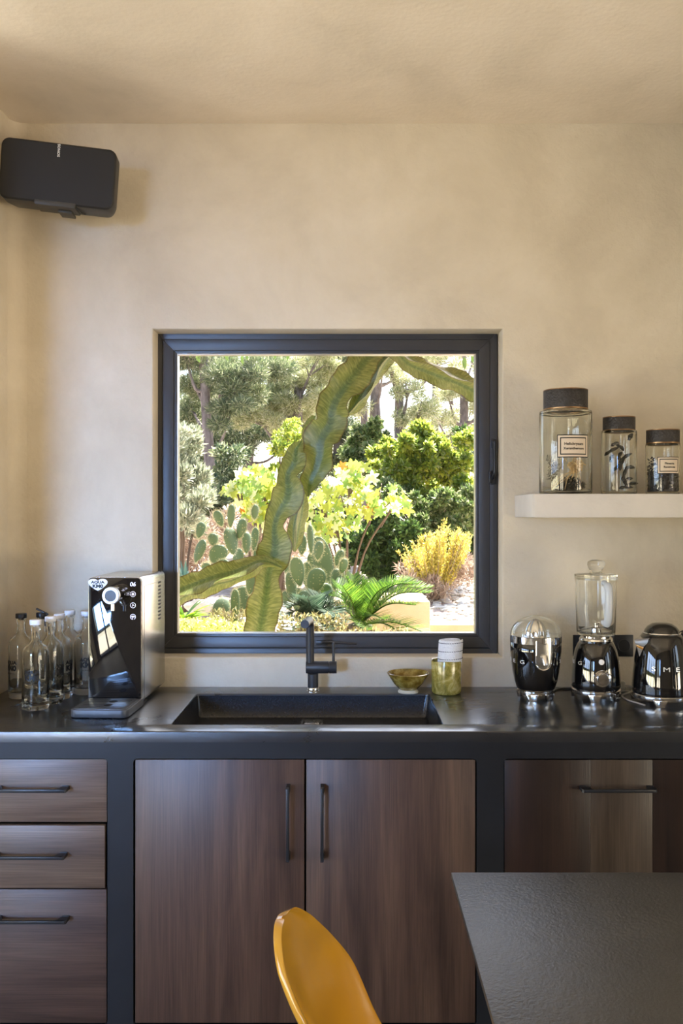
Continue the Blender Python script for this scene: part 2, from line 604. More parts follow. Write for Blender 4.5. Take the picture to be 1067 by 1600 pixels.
# window wall with the opening, plastered reveal softly rounded
bm = B()
OX0, OX1 = (238.5 - 545) / F * WY, (785 - 545) / F * WY
OZ0, OZ1 = EYE - (1027 - 800) / F * WY, EYE + (800 - 514) / F * WY
plate(bm, [(RXL - 0.3, -0.2), (XR + 0.3, -0.2), (XR + 0.3, 3.2), (RXL - 0.3, 3.2)],
      [[(OX0, OZ0), (OX1, OZ0), (OX1, OZ1), (OX0, OZ1)]], WY, WY + 0.30)
bmesh.ops.remove_doubles(bm, verts=bm.verts, dist=1e-5)
ed = [e for e in bm.edges if all(abs(v.co.y - WY) < 1e-4 and OX0 - 1e-3 < v.co.x < OX1 + 1e-3 and OZ0 - 1e-3 < v.co.z < OZ1 + 1e-3 for v in e.verts) and len(e.link_faces) == 2
      and abs(e.link_faces[0].normal.dot(e.link_faces[1].normal)) < 0.5]
bmesh.ops.bevel(bm, geom=ed, offset=0.006, segments=3, profile=0.5, affect='EDGES')
structure('wall_back', bm, M['plaster'])

bm = B()
box(bm, RXL - 0.3, XR + 0.3, YB - 0.3, WY + 0.3, ZC, ZC + 0.25)
structure('ceiling', bm, M['ceiling'])
bm = B()
box(bm, RXL - 0.3, XR + 0.3, YB - 0.3, WY + 0.3, -0.15, 0.0)
structure('floor', bm, M['floor'])
CFY = 2.47
# short end wall left of the worktop, hollow rounded corner to the window wall
bm = B()
box(bm, XL - 0.15, XL, CFY, WY, 0, ZC, 0)
cr_ = 0.05
poly = [(XL, WY)] + [(XL + cr_ - cr_ * math.cos(R(a)), WY - cr_ + cr_ * math.sin(R(a))) for a in range(90, -1, -15)]
poly = [(XL, WY), (XL + cr_, WY)] + [(XL + cr_ - cr_ * math.sin(R(a)), WY - cr_ + cr_ * math.cos(R(a))) for a in range(15, 90, 15)] + [(XL, WY - cr_)]
prism(bm, poly, 0.907, ZC, 'z')
structure('wall_left', bm, M['plaster'])
bm = B()
plate(bm, [(YB - 0.3, 0), (WY, 0), (WY, ZC), (YB - 0.3, ZC)],
      [[(LO[0], 0.01), (LO[1], 0.01), (LO[1], LO[3]), (LO[0], LO[3])]], RXL, RXL - 0.3, 'x')
structure('wall_far_left', bm, M['plaster'])
bm = B()
plate(bm, [(YB - 0.3, 0), (WY, 0), (WY, ZC), (YB - 0.3, ZC)],
      [[(RO[0], 0.01), (RO[1], 0.01), (RO[1], RO[3]), (RO[0], RO[3])]], XR, XR + 0.3, 'x')
structure('wall_right', bm, M['plaster'])
bm = B()
plate(bm, [(RXL, 0), (XR, 0), (XR, ZC), (RXL, ZC)], [[(BO[0], 0.01), (BO[1], 0.01), (BO[1], BO[3]), (BO[0], BO[3])]], YB, YB - 0.3)
structure('wall_front', bm, M['dim_plaster'])
# unseen overhang added above the window to keep the sun out
bm = B()
box(bm, RXL - 0.5, XR + 0.5, WY + 0.3, WY + 1.45, 2.75, 2.95)
structure('added_eave', bm, M['plaster'])

# window 1 : the picture window
FY = WY + 0.085
def fx(px): return (px - 545) / F * FY
def fz(py): return EYE - (py - 800) / F * FY
wroot = bpy.data.objects.new('window_1', None)
COL.objects.link(wroot)
wroot.location = (0, FY, fz(1025))
wroot['kind'] = 'structure'
def ring(bm, px0, px1, py0, py1, t, y0, y1, bev=0.0015):
    """mitred rectangular frame between pixel bounds, t pixels wide"""
    x0, x1, z1, z0 = fx(px0), fx(px1), fz(py0), fz(py1)
    w_ = t / F * FY
    o = [(x0, z0), (x1, z0), (x1, z1), (x0, z1)]
    i = [(x0 + w_, z0 + w_), (x1 - w_, z0 + w_), (x1 - w_, z1 - w_), (x0 + w_, z1 - w_)]
    for k in range(4):
        k2 = (k + 1) % 4
        t_ = bmesh.new()
        prism(t_, [o[k], o[k2], i[k2], i[k]], y0, y1, 'y', bev)
        merge(bm, t_)
def wpart(name, bm, m):
    bmesh.ops.translate(bm, vec=-Vector((0, FY, fz(1025))), verts=bm.verts)
    return obj(name, bm, m, wroot)
bm = B(); ring(bm, 242, 777, 518.5, 1025, 12, FY, FY + 0.075); wpart('window_frame', bm, M['alu'])
bm = B(); ring(bm, 252, 767, 528.5, 1014, 3.0, FY + 0.006, FY + 0.06, 0); wpart('gasket', bm, M['gasket'])
bm = B(); ring(bm, 254.5, 765, 531, 1011.5, 17, FY - 0.004, FY + 0.055); wpart('sash', bm, M['alu'])
bm = B(); ring(bm, 271, 749, 547, 995.5, 5, FY + 0.004, FY + 0.05); wpart('glazing_bead', bm, M['alu'])
bm = B(); ring(bm, 275.2, 744.5, 551.2, 991, 1.7, FY + 0.008, FY + 0.045, 0); wpart('glazing_strip', bm, M['bead'])
bm = B(); box(bm, fx(272), fx(747), FY + 0.028, FY + 0.032, fz(994), fz(549)); wpart('pane', bm, M['pane'])
# casement handle on the right jamb
bm = B()
hx = fx(770.5)
box(bm, hx - 0.009, hx + 0.009, FY - 0.010, FY + 0.001, fz(757), fz(738), 0.002)
box(bm, hx - 0.017, hx - 0.005, FY - 0.014, FY - 0.002, fz(755), fz(736), 0.002)
tube(bm, spline([(hx - 0.004, FY - 0.012, fz(747)), (hx - 0.001, FY - 0.032, fz(741)), (hx, FY - 0.034, fz(730)), (hx, FY - 0.030, fz(700)), (hx, FY - 0.030, fz(690))], 5),
     [0.006] * 12 + [0.0065] * 8 + [0.005], 10)
box(bm, hx - 0.008, hx + 0.008, FY - 0.012, FY + 0.001, fz(700), fz(686), 0.002)
wpart('window_handle', bm, M['black'])
bm = B()
box(bm, fx(494), fx(512), FY - 0.016, FY - 0.003, fz(1007), fz(1000), 0.002)
tube(bm, [(fx(503), FY - 0.012, fz(1003.5)), (fx(512), FY - 0.026, fz(1002)), (fx(557), FY - 0.026, fz(1004.5))], [0.006, 0.005, 0.0035], 8)
wpart('window_stay', bm, M['black'])

# glazed doors of the two openings the appliances mirror
def glazed(name, axis, a0, a1, pos, n):
    root = bpy.data.objects.new(name, None)
    COL.objects.link(root)
    root['kind'] = 'structure'
    h = 2.35
    def bx(bm, a, b, z0, z1, t=0.03):
        if axis == 'x': box(bm, pos - t, pos + t, a, b, z0, z1, 0.002)
        else: box(bm, a, b, pos - t, pos + t, z0, z1, 0.002)
    wd = (a1 - a0) / n
    for k in range(n):
        bm = B()
        s0, s1 = a0 + k * wd, a0 + (k + 1) * wd
        bx(bm, s0 + 0.002, s0 + 0.06, 0.012, h); bx(bm, s1 - 0.06, s1 - 0.002, 0.012, h)
        bx(bm, s0 + 0.06, s1 - 0.06, 0.012, 0.09); bx(bm, s0 + 0.06, s1 - 0.06, h - 0.07, h)
        obj('door_leaf', bm, M['alu'], root)
        bm = B(); bx(bm, s0 + 0.055, s1 - 0.055, 0.08, h - 0.06, 0.003)
        obj('door_pane', bm, M['pane'], root)
glazed('door_1', 'x', LO[0], LO[1], RXL - 0.15, 4)
glazed('door_2', 'y', BO[0], BO[1], YB - 0.15, 2)
glazed('door_3', 'x', RO[0], RO[1], XR + 0.15, 4)

# ================================================================== COUNTER
CZ, CF = 0.9065, 2.46            # worktop height, front plane
def cx(px): return (px - 545) / F * CF
def cz(py): return EYE - (py - 800) / F * CF
SX0, SX1, SY0, SY1 = -0.514, 0.271, 2.541, 2.970   # sink cut-out
ct = thing('kitchen_worktop', 'continuous dark blue-black microcement worktop and frame running along the window wall', 'worktop', (0, CF, 0))
def cpart(name, bm, m, par=ct):
    bmesh.ops.translate(bm, vec=-Vector(par.location), verts=bm.verts)
    return obj(name, bm, m, par)
bm = B()
plate(bm, [(XL + 0.001, CF), (2.3, CF), (2.3, WY - 0.001), (XL + 0.001, WY - 0.001)],
      [rrect(SX0, SX1, SY0, SY1, 0.012, 4)], CZ, CZ - 0.03, 'z')
bmesh.ops.remove_doubles(bm, verts=bm.verts, dist=1e-5)
ed = [e for e in bm.edges if all(abs(v.co.z - CZ) < 1e-5 for v in e.verts) and len(e.link_faces) == 2 and abs(e.link_faces[0].normal.dot(e.link_faces[1].normal)) < 0.3]
bmesh.ops.bevel(bm, geom=ed, offset=0.0035, segments=3, profile=0.5, affect='EDGES')
cpart('slab', bm, M['worktop'])
bm = B()
zt, zb = cz(1185.5), 0.085
holes = [rrect(a, b, zb, zt, 0.012, 4) for a, b in ((-1.13, cx(168)), (cx(208), cx(745)), (cx(787), 1.35), (1.42, 2.2))]
plate(bm, [(XL + 0.001, 0), (2.3, 0), (2.3, CZ - 0.0301), (XL + 0.001, CZ - 0.0301)], holes, CF, CF + 0.06)
box(bm, XL + 0.001, 2.3, CF + 0.0002, CF + 0.02, CZ - 0.031, CZ - 0.02)
cpart('front_frame', bm, M['worktop_front'])

# sink
sk = thing('sink', 'rectangular black speckled granite sink sunk in the dark worktop below the window', 'sink', ((SX0 + SX1) / 2, (SY0 + SY1) / 2, CZ - 0.086))
bm = B()
g = 0.004
a0, a1, b0, b1 = SX0 + 0.0008, SX1 - 0.0008, SY0 + 0.0008, SY1 - 0.0008
zt_, zf = CZ - 0.006, CZ - 0.078
lo = rrect(a0 + 0.004, a1 - 0.004, b0 + 0.004, b1 - 0.004, 0.02, 4)
up_ = rrect(a0, a1, b0, b1, 0.0115, 4)
ou = rrect(a0 - 0.0, a1 + 0.0, b0 - 0.0, b1 + 0.0, 0.0115, 4)
n_ = len(lo)
r0 = [bm.verts.new((x, y, zt_)) for x, y in up_]
r1 = [bm.verts.new((x, y, zf + 0.006)) for x, y in lo]
r2 = [bm.verts.new((x * 0.99 + (a0 + a1) / 2 * 0.01, y * 0.985 + (b0 + b1) / 2 * 0.015, zf)) for x, y in lo]
for A, Bv in ((r0, r1), (r1, r2)):
    for k in range(n_):
        bm.faces.new((A[k], A[(k + 1) % n_], Bv[(k + 1) % n_], Bv[k]))
bm.faces.new(r2)
bmesh.ops.recalc_face_normals(bm, faces=bm.faces)
for f in bm.faces: f.normal_flip()
bmesh.ops.translate(bm, vec=-Vector(sk.location), verts=bm.verts)
o = obj('basin', bm, M['sink'], sk, flip=False)
dr = at(487, 1129, 2.87)
dx, dy = dr.x - sk.location.x, 2.885 - sk.location.y
bm = B()
z_ = zf - sk.location.z
plate(bm, [(dx - 0.036, dy - 0.036), (dx + 0.036, dy - 0.036), (dx + 0.036, dy + 0.036), (dx - 0.036, dy + 0.036)],
      [[(dx - 0.029, dy - 0.029), (dx + 0.029, dy - 0.029), (dx + 0.029, dy + 0.029), (dx - 0.029, dy + 0.029)]], z_ + 0.001, z_ + 0.003, 'z')
box(bm, dx - 0.024, dx + 0.024, dy - 0.024, dy + 0.024, z_ + 0.001, z_ + 0.003, 0.0005)
tag(obj('drain', bm, M['steel'], sk), 'square steel drain')

# handles: bar with two slanted feet.  vertical=True stands it upright
def handle(parent, x, z, y, L=0.208, vertical=False):
    bm = B()
    h, p = L / 2, 0.032
    box(bm, -h + 0.004, h - 0.004, -p - 0.003, -p + 0.005, -0.0045, 0.0045, 0.001)
    for s in (-1, 1):
        prism(bm, [(s * h, -0.0), (s * (h - 0.018), -0.0), (s * (h - 0.030), -p + 0.004), (s * (h - 0.004), -p - 0.003), (s * h, -p + 0.001)], 0.0045, -0.0045 , 'z')
        box(bm, min(s * h, s * (h - 0.020)), max(s * h, s * (h - 0.020)), -0.005, 0.0, -0.006, 0.006, 0.001)
    if vertical:
        bmesh.ops.transform(bm, matrix=Matrix.Rotation(R(90), 4, 'Y'), verts=bm.verts)
    bmesh.ops.translate(bm, vec=(x, y, z), verts=bm.verts)
    return obj('handle', bm, M['black'], parent)

def front(par, name, x0, x1, z0, z1, m, out=0.0, planks=None):
    """a drawer or door front, local to par (par sits at CF)"""
    bm = B()
    y0 = 0.004 - out
    box(bm, x0, x1, y0, y0 + 0.022, z0, z1, 0.0018)
    return obj(name, bm, m, par), y0

# left: drawer unit
u = thing('drawer_unit', 'drawer unit with three horizontal-grained wooden drawers left of the double cupboard', 'cabinet', (-0.90, CF, 0.085))
bx_, bz_ = 0.90, -0.085
bm = B(); box(bm, -1.128 + bx_, cx(167) + bx_, 0.062, 0.60, 0.002, 0.725); obj('body', bm, M['carcass'], u)
xd0 = -1.126 + bx_
for (ya, yb, xe, m_, out, hy, hx_) in ((1187, 1285.5, 166.5, 'wood_h', 0, 1231, 50), (1289.5, 1387.5, 164, 'wood_h2', 0.006, 1333.5, 48), (1390.5, None, 166, 'wood_h3', 0, 1434, 50)):
    z1 = cz(ya) + bz_
    z0 = cz(yb) + bz_ if yb else 0.004
    f, yy = front(u, 'drawer', xd0, cx(xe) + bx_, z0, z1, M[m_], out)
    handle(f, cx(hx_) + bx_, cz(hy) + bz_, yy)
# middle: double cupboard under the sink
u = thing('sink_cabinet', 'wide cupboard with two tall vertical-grained wooden doors under the sink', 'cabinet', (cx(476.5), CF, 0.085))
ox = -cx(476.5)
bm = B(); box(bm, cx(209) + ox, cx(744) + ox, 0.062, 0.60, 0.002, 0.715); obj('body', bm, M['carcass'], u)
for (xa, xb, hx_, m_) in ((210.5, 475.2, 450.3, 'wood_v'), (478.2, 743, 503.5, 'wood_v2')):
    f, yy = front(u, 'door', cx(xa) + ox, cx(xb) + ox, 0.004, cz(1187.5) + bz_, M[m_])
    handle(f, cx(hx_) + ox, cz(1283.5) + bz_, yy, vertical=True)
# right: dark panelled front
u = thing('pull_out_cabinet', 'cupboard with dark reddish wooden front and pale strip at the right behind the table', 'cabinet', (0.89, CF, 0.085))
ox = -0.89
bm = B(); box(bm, cx(788) + ox, 1.349 + ox, 0.062, 0.60, 0.002, 0.725); obj('body', bm, M['carcass'], u)
xs = [cx(788.5), cx(923), cx(1020), 1.348]
f0 = None
root_front = None
for k, m_ in enumerate(('wood_d', 'wood_l', 'wood_d')):
    bm = B()
    box(bm, xs[k] + ox + (0.0002 if k else 0), xs[k + 1] + ox, 0.004, 0.026, 0.004, cz(1188) + bz_, 0.0012 if k == 0 else 0.0006)
    p = obj('plank', bm, M[m_], u)
    if k == 1:
        p['label'] = 'paler grey-brown plank of the front'
        handle(u, cx(963.5) + ox, cz(1231) + bz_, 0.004)
# shelf on the wall
bm = B()
prism(bm, rrect(0.58, XR - 0.002, -0.302, -0.001, 0.012, 4), -0.038, 0.038, 'z', 0.003)
o = obj('wall_shelf', bm, M['shelf'])
o.location = (0, WY, 1.540)
tag(o, 'thick pale plastered shelf jutting from the wall right of the window', 'shelf')

# ================================================================== SPEAKER
sp = thing('wall_speaker', 'black rounded box loudspeaker on a bracket high in the left corner', 'speaker', at(91, 272, 2.86))
sp.rotation_euler = (R(4), R(4.4), R(7))
hw, hh, dp = 0.182, 0.0975, 0.150
bm = B()
def srings(specs, nn=8):
    rs = []
    for (w_, h_, y, r, dz) in specs:
        rs.append([bm.verts.new((a, y, b + dz)) for a, b in rrect(-w_, w_, -h_, h_, r, nn)])
    for A, C_ in zip(rs, rs[1:]):
        for k in range(len(A)):
            bm.faces.new((A[k], A[(k + 1) % len(A)], C_[(k + 1) % len(A)], C_[k]))
    bm.faces.new(rs[0]); bm.faces.new(rs[-1][::-1])
srings([(hw - 0.001, hh - 0.001, 0.0, 0.026, 0), (hw, hh, 0.002, 0.027, 0), (hw, hh, 0.06, 0.027, 0), (hw - 0.012, hh - 0.004, 0.115, 0.027, 0), (hw - 0.03, hh - 0.012, dp - 0.004, 0.025, 0), (hw - 0.034, hh - 0.016, dp, 0.022, 0)])
obj('speaker_body', bm, M['speaker_body'], sp)
bm = B()
srings([(hw - 0.006, hh - 0.006, -0.006, 0.022, 0.0), (hw - 0.001, hh - 0.001, -0.002, 0.026, 0.0), (hw - 0.001, hh - 0.001, 0.0, 0.026, 0)])
obj('grille', bm, M['speaker'], sp)
bm = text_bm('SONOS', 0.0115, 0.0008, 0.0002, 1.1)
bmesh.ops.transform(bm, matrix=Matrix.Translation((-0.001, -0.0066, 0.073)) @ Matrix.Rotation(R(-90), 4, 'Y'), verts=bm.verts)
obj('lettering', bm, M['white'], sp)
bm = B()
box(bm, -0.068, 0.062, -0.010, 0.085, -hh - 0.008, -hh + 0.008, 0.003)
box(bm, 0.0, 0.045, 0.03, 0.10, -hh - 0.016, -hh - 0.0075, 0.002)
obj('bracket', bm, M['speaker_body'], sp)
bm = B()
box(bm, 0.0, 0.04, 0.148, 0.19, -0.03, 0.04, 0.003)
box(bm, -0.03, 0.07, 0.186, 0.222, -0.05, 0.05, 0.004)
obj('wall_mount', bm, M['speaker_body'], sp)
bm = B()
tube(bm, spline([(0.062, 0.0, -hh - 0.003), (0.070, 0.045, -hh - 0.005), (0.078, 0.08, -hh - 0.002), (0.07, 0.12, -hh + 0.01)], 4), 0.002, 6)
obj('cable', bm, M['cable'], sp)

# ================================================================== WATER DISPENSER
WD, WF = 0.171, 2.775
wx0, wx1 = (137 - 545) / F * WF, (222 - 545) / F * WF
wm = thing('water_dispenser', 'tall narrow black and steel water dispenser left of the sink', 'water dispenser', ((wx0 + wx1) / 2, WF, CZ), R(-2.2))
hwm, WH, WDp = (wx1 - wx0) / 2, 0.409, 0.292
def ybox(bm, w_, z0, z1, y0, y1, r, bev=0.0):
    prism(bm, rrect(-w_, w_, z0, z1, r, 6), y0, y1, 'y', bev)
bm = B(); ybox(bm, hwm, 0.012, WH, 0.004, WDp, 0.016, 0.002); obj('case', bm, M['steel'], wm)
bm = B(); ybox(bm, hwm - 0.002, 0.014, WH - 0.002, -0.003, 0.006, 0.014, 0.001); tag(obj('front_panel', bm, M['piano'], wm), 'gloss black front panel')
bm = B()
for k in range(11):
    z = 0.375 - 0.0122 * k
    box(bm, hwm - 0.0006, hwm + 0.0008, 0.205, 0.236, z - 0.0035, z + 0.0022)
tag(obj('vent_slots', bm, M['gasket'], wm), 'black vent slots')
bm = B()
box(bm, hwm - 0.0002, hwm + 0.0006, 0.028, 0.0292, 0.02, WH - 0.03)
box(bm, hwm - 0.0002, hwm + 0.0006, 0.028, 0.27, WH - 0.0312, WH - 0.030)
obj('panel_seam', bm, M['grey_plastic'], wm)
# drip tray
bm = B()
ty0 = -0.165
prism(bm, rrect(-hwm - 0.002, hwm + 0.002, ty0, 0.03, 0.022, 6), 0.002, 0.026, 'z', 0.003)
box(bm, -hwm + 0.01, hwm - 0.01, ty0 + 0.02, 0.10, 0.0, 0.004)
tray = obj('drip_tray', bm, M['grey_plastic'], wm)
bm = B()
prism(bm, rrect(-hwm + 0.006, hwm - 0.006, ty0 + 0.006, -0.006, 0.016, 6), 0.0255, 0.028, 'z', 0.001)
obj('tray_plate', bm, mat('tray_plate_grey', (0.10, 0.105, 0.115), 0.3, 0.3), tray)
bm = B()
for yy in (-0.055, -0.105):
    lathe(bm, [(0.0, 0.0284), (0.013, 0.0284), (0.0135, 0.0278)], 24, (0.012, yy, 0))
for k in range(-3, 4):
    if k: box(bm, -hwm + 0.02, hwm - 0.02, -0.08 + k * 0.021 - 0.0008, -0.08 + k * 0.021 + 0.0008, 0.0278, 0.0284)
obj('tray_opening', bm, M['gasket'], tray)
# knob: barrel out of the panel
kx, kz = (192 - 545) / F * WF - wm.location.x, EYE - (925 - 800) / F * WF - CZ
def ylathe(bm, prof, n, x, z):
    """lathe about the y axis; prof is (r, y)"""
    t = bmesh.new()
    lathe(t, prof, n)
    bmesh.ops.transform(t, matrix=Matrix.Translation((x, 0, z)) @ Matrix.Rotation(R(-90), 4, 'X'), verts=t.verts)
    merge(bm, t)
bm = B()
ylathe(bm, [(0.0, -0.004), (0.026, -0.004), (0.026, -0.05), (0.0245, -0.052), (0.0245, -0.112), (0.0, -0.112)][::-1], 36, kx, kz)
sp_ = obj('tap_barrel', bm, M['gloss_black'], wm)
bm = B()
ylathe(bm, [(0.0, -0.112), (0.026, -0.112), (0.0268, -0.114), (0.0268, -0.122), (0.025, -0.126), (0.0175, -0.1265), (0.0175, -0.122), (0.0, -0.122)], 40, kx, kz)
kb = obj('knob', bm, mat('knob_ring_steel', (0.50, 0.50, 0.48), 0.38, 1.0), wm)
bm = B()
ylathe(bm, [(0.0, -0.1225), (0.0170, -0.1225), (0.0165, -0.1250), (0.0, -0.1255)], 32, kx, kz)
tag(obj('knob_face', bm, M['grey_plastic'], kb), 'dark knob face')
bm = B()
lathe(bm, [(0, 0), (0.0058, 0), (0.0058, 0.03), (0, 0.03)], 16, (kx, -0.105, kz - 0.047))
obj('nozzle', bm, M['chrome'], wm)
# heart badge with lettering
def heart(w_):
    pts = []
    for k in range(40):
        t = 2 * PI * k / 40
        x = 16 * math.sin(t) ** 3
        z = 13 * math.cos(t) - 5 * math.cos(2 * t) - 1.4 * math.cos(3 * t) - 0.6 * math.cos(4 * t)
        pts.append((x / 32 * w_, (max(z, -11 - 0.12 * (z + 11) ** 2 * 0 + (z + 11) * 0.35) * 0.80 + 0.6) / 32 * w_))
    return pts
bx0, bz0 = (153.2 - 545) / F * WF - wm.location.x, EYE - (913.5 - 800) / F * WF - CZ
bm = B(); prism(bm, [(x + bx0, z + bz0) for x, z in heart(0.062)], -0.0050, -0.0030)
bd = obj('badge', bm, M['white'], wm)
bd['label'] = 'white heart-shaped badge'
bm = text_bm('AQUA', 0.0130, 0.0006, 0.0006, 1.0)
bmesh.ops.scale(bm, vec=(1.12, 1, 0.85), verts=bm.verts)
bmesh.ops.translate(bm, vec=(bx0, -0.0053, bz0 + 0.0075), verts=bm.verts)
t = text_bm('KM0', 0.0165, 0.0006, 0.0009, 1.0)
bmesh.ops.scale(t, vec=(1.05, 1, 0.85), verts=t.verts)
merge(bm, t, Matrix.Translation((bx0, -0.0053, bz0 - 0.0050)))
obj('lettering', bm, M['ink'], bd)
dx0 = (208.5 - 545) / F * WF - wm.location.x
def dzp(py): return EYE - (py - 800) / F * WF - CZ
bm = text_bm('06', 0.0185, 0.0006, 0.0003, 1.0)
bmesh.ops.transform(bm, matrix=Matrix.Translation((dx0, -0.0035, dzp(913))) @ Matrix.Shear('XY', 4, (0, 0)) , verts=bm.verts)
for v in bm.verts: v.co.x += (v.co.z - dzp(913)) * 0.12
obj('display', bm, M['icon'], wm)
for k, py in enumerate((928, 945.5, 963.5)):
    bm = B()
    zc = dzp(py)
    seg = 28
    gap = (0, 0, 0.9)[k]
    ring_pts = [(dx0 + 0.0082 * math.cos(a), -0.0035, zc + 0.0082 * math.sin(a)) for a in [gap / 2 + -PI / 2 + (2 * PI - gap) * i / seg for i in range(seg + 1)]]
    tube(bm, ring_pts, 0.0007, 5, False)
    if k == 0:
        for a in range(0, 180, 45):
            c_, s_ = math.cos(R(a)) * 0.0050, math.sin(R(a)) * 0.0050
            tube(bm, [(dx0 - c_, -0.0035, zc - s_), (dx0 + c_, -0.0035, zc + s_)], 0.0008, 5)
    elif k == 1:
        tube(bm, [(dx0 - 0.003, -0.0035, zc - 0.004), (dx0, -0.0035, zc + 0.005), (dx0 + 0.002, -0.0035, zc - 0.001), (dx0 + 0.005, -0.0035, zc - 0.002)], 0.0008, 5)
    else:
        prism(bm, [(dx0 + 0.006 * math.cos(R(a)), zc - 0.001 + 0.005 * math.sin(R(a))) for a in range(0, 181, 20)], -0.0040, -0.0032)
        tube(bm, [(dx0 - 0.001, -0.0035, zc - 0.002), (dx0 - 0.001, -0.0035, zc - 0.009)], 0.0008, 5)
    obj('button_icon', bm, M['icon'], wm)

# ================================================================== BOTTLES
def bottle(label, px, pyb, cap, lett=True, ang=0.0, s=1.0):
    D = 0.6135 * F / (pyb - 800)
    p = at(px, pyb, D)
    root = thing('glass_bottle', label, 'bottle', (p.x, D, CZ), R(ang), 'clear glass water bottles beside the dispenser')
    r, h = 0.0405 * s, 0.262
    outer = [(0, 0.001), (r * 0.86, 0.0), (r * 0.97, 0.004), (r, 0.012), (r, 0.168), (r * 0.97, 0.183), (r * 0.82, 0.196), (r * 0.52, 0.205), (0.0150, 0.214), (0.0135, 0.224), (0.0133, 0.252), (0.0150, 0.254), (0.0150, h), (0.0095, h)]
    inner = [(0.0095, 0.214), (r * 0.5, 0.200), (r * 0.8, 0.190), (r * 0.91, 0.180), (r - 0.0032, 0.168), (r - 0.0032, 0.030), (r * 0.8, 0.022), (r * 0.4, 0.021), (0, 0.024)]
    bm = B(); lathe(bm, outer + inner, 32); obj('glass_body', bm, M['glass'], root, 60)
    bm = B(); lathe(bm, [(0, 0.257), (0.0085, 0.257), (0.0085, 0.2625), (0.0172, 0.2625), (0.0178, 0.264), (0.0178, 0.276), (0.0165, 0.278), (0, 0.278)], 28)
    if cap == 'clip':
        box(bm, 0.010, 0.020, -0.006, 0.006, 0.235, 0.262, 0.001)
        t = B(); box(t, -0.040, 0.004, -0.006, 0.006, -0.002, 0.003, 0.001)
        merge(bm, t, Matrix.Translation((0.018, 0, 0.272)) @ Matrix.Rotation(R(28), 4, 'Y'))
    obj('stopper', bm, M['cap_white' if cap == 'white' else 'cap_black'], root)
    if lett:
        bm = text_bm('AQUA', 0.0165, 0.0004, 0.0008, 1.0)
        bmesh.ops.translate(bm, vec=(0, 0, 0.120), verts=bm.verts)
        merge(bm, text_bm('KM0', 0.0235, 0.0004, 0.0015, 1.0), Matrix.Translation((0, 0, 0.102)))
        merge(bm, text_bm('agua de km cero', 0.0060, 0.0004, 0.0, 1.0), Matrix.Translation((0, 0, 0.085)))
        wrap(bm, lambda z: r + 0.0005)
        obj('lettering', bm, M['ink'], root)
    return root
bottle('front bottle, nearest the worktop edge, with bold black lettering and a white stopper', 55.5, 1107.5, 'white', ang=2)
bottle('leftmost bottle, half hidden behind the front one, with a black stopper', 33, 1089.5, 'black', ang=-34)
bottle('white-stoppered bottle just right of the front bottle and behind it', 79, 1098, 'white', ang=70)
bottle('bottle with a raised black clip stopper in the middle of the cluster', 65, 1087, 'clip', False, ang=0)
bottle('bottle with a pale stopper, third back on the right side of the cluster', 93, 1090.5, 'white', ang=80)
bottle('bottle with the highest white stopper, at the back against the wall', 109, 1081.5, 'white', False, ang=100)
bottle('rearmost right bottle, half hidden behind the black dispenser', 135, 1083.5, 'white', ang=20)

# ================================================================== TAP
tp = at(489, 1080, 3.005)
tap = thing('kitchen_tap', 'matt black single-lever kitchen tap standing behind the sink', 'tap', (tp.x, 3.005, CZ))
def tx(px): return (px - 489) / F * 3.005
def tz(py): return EYE - (py - 800) / F * 3.005 - CZ
bm = B(); lathe(bm, [(0, 0), (0.0215, 0), (0.0215, 0.004), (0.0195, 0.006), (0.0195, 0.014), (0.0185, 0.0155), (0, 0.0155)], 32); obj('base_ring', bm, M['chrome'], tap)
bm = B(); lathe(bm, [(0, 0.014), (0.0182, 0.014), (0.0182, 0.062), (0, 0.062)], 32); obj('stem', bm, M['black_matt'], tap)
bm = B()
zc = tz(1042.5)
tube(bm, [(tx(478), 0, zc), (tx(479), 0, zc), (tx(513), 0, zc), (tx(513.4), 0, zc), (tx(514.2), 0, zc), (tx(514.6), 0, zc), (tx(525.5), 0, zc), (tx(526), 0, zc)], [0.020, 0.0212, 0.0212, 0.0195, 0.0195, 0.0212, 0.0212, 0.020], 32)
obj('mixer_body', bm, M['black_matt'], tap)
bm = B()
tube(bm, [(tx(521), 0, zc + 0.018), (tx(521), 0, tz(1004))], [0.0050, 0.0042], 12)
obj('lever', bm, M['black_matt'], tap)
bm = B()
xt, ztop = tx(484.5), tz(967.5)
tube(bm, [(xt, 0, zc + 0.015), (xt, 0, ztop - 0.03)] + [(xt - 0.0004 * k, -0.03 + 0.03 * math.cos(R(a)), ztop - 0.03 + 0.03 * math.sin(R(a))) for k, a in enumerate((15, 30, 45, 60, 75, 90))] + [(xt - 0.010, -0.165, ztop + 0.004)], 0.0138, 20)
obj('spout', bm, M['black_matt'], tap)

# ================================================================== BOWL, POT, TOWEL
bp = at(637.5, 1078, 3.0)
bowl = thing('ceramic_bowl', 'small flared ochre and olive glazed bowl on the worktop behind the sink', 'bowl', (bp.x, 2.995, CZ))
bm = B(); lathe(bm, [(0, 0.006), (0.020, 0.006), (0.030, 0.010), (0.050, 0.032), (0.0715, 0.064), (0.0728, 0.067), (0.0700, 0.068), (0.046, 0.038), (0.027, 0.018), (0, 0.014)], 48)
obj('bowl_body', bm, M['glaze'], bowl, 60)
bm = B(); lathe(bm, [(0, 0.001), (0.022, 0.0), (0.034, 0.0), (0.0350, 0.004), (0.031, 0.009), (0.0305, 0.0115), (0.0, 0.007)], 40)
tag(obj('foot_ring', bm, M['clay'], bowl), 'unglazed pale foot')
pp = at(696.5, 1078, 3.0)
pot = thing('ceramic_pot', 'straight-sided mottled moss-green glazed pot holding a rolled towel', 'pot', (pp.x, 2.985, CZ))
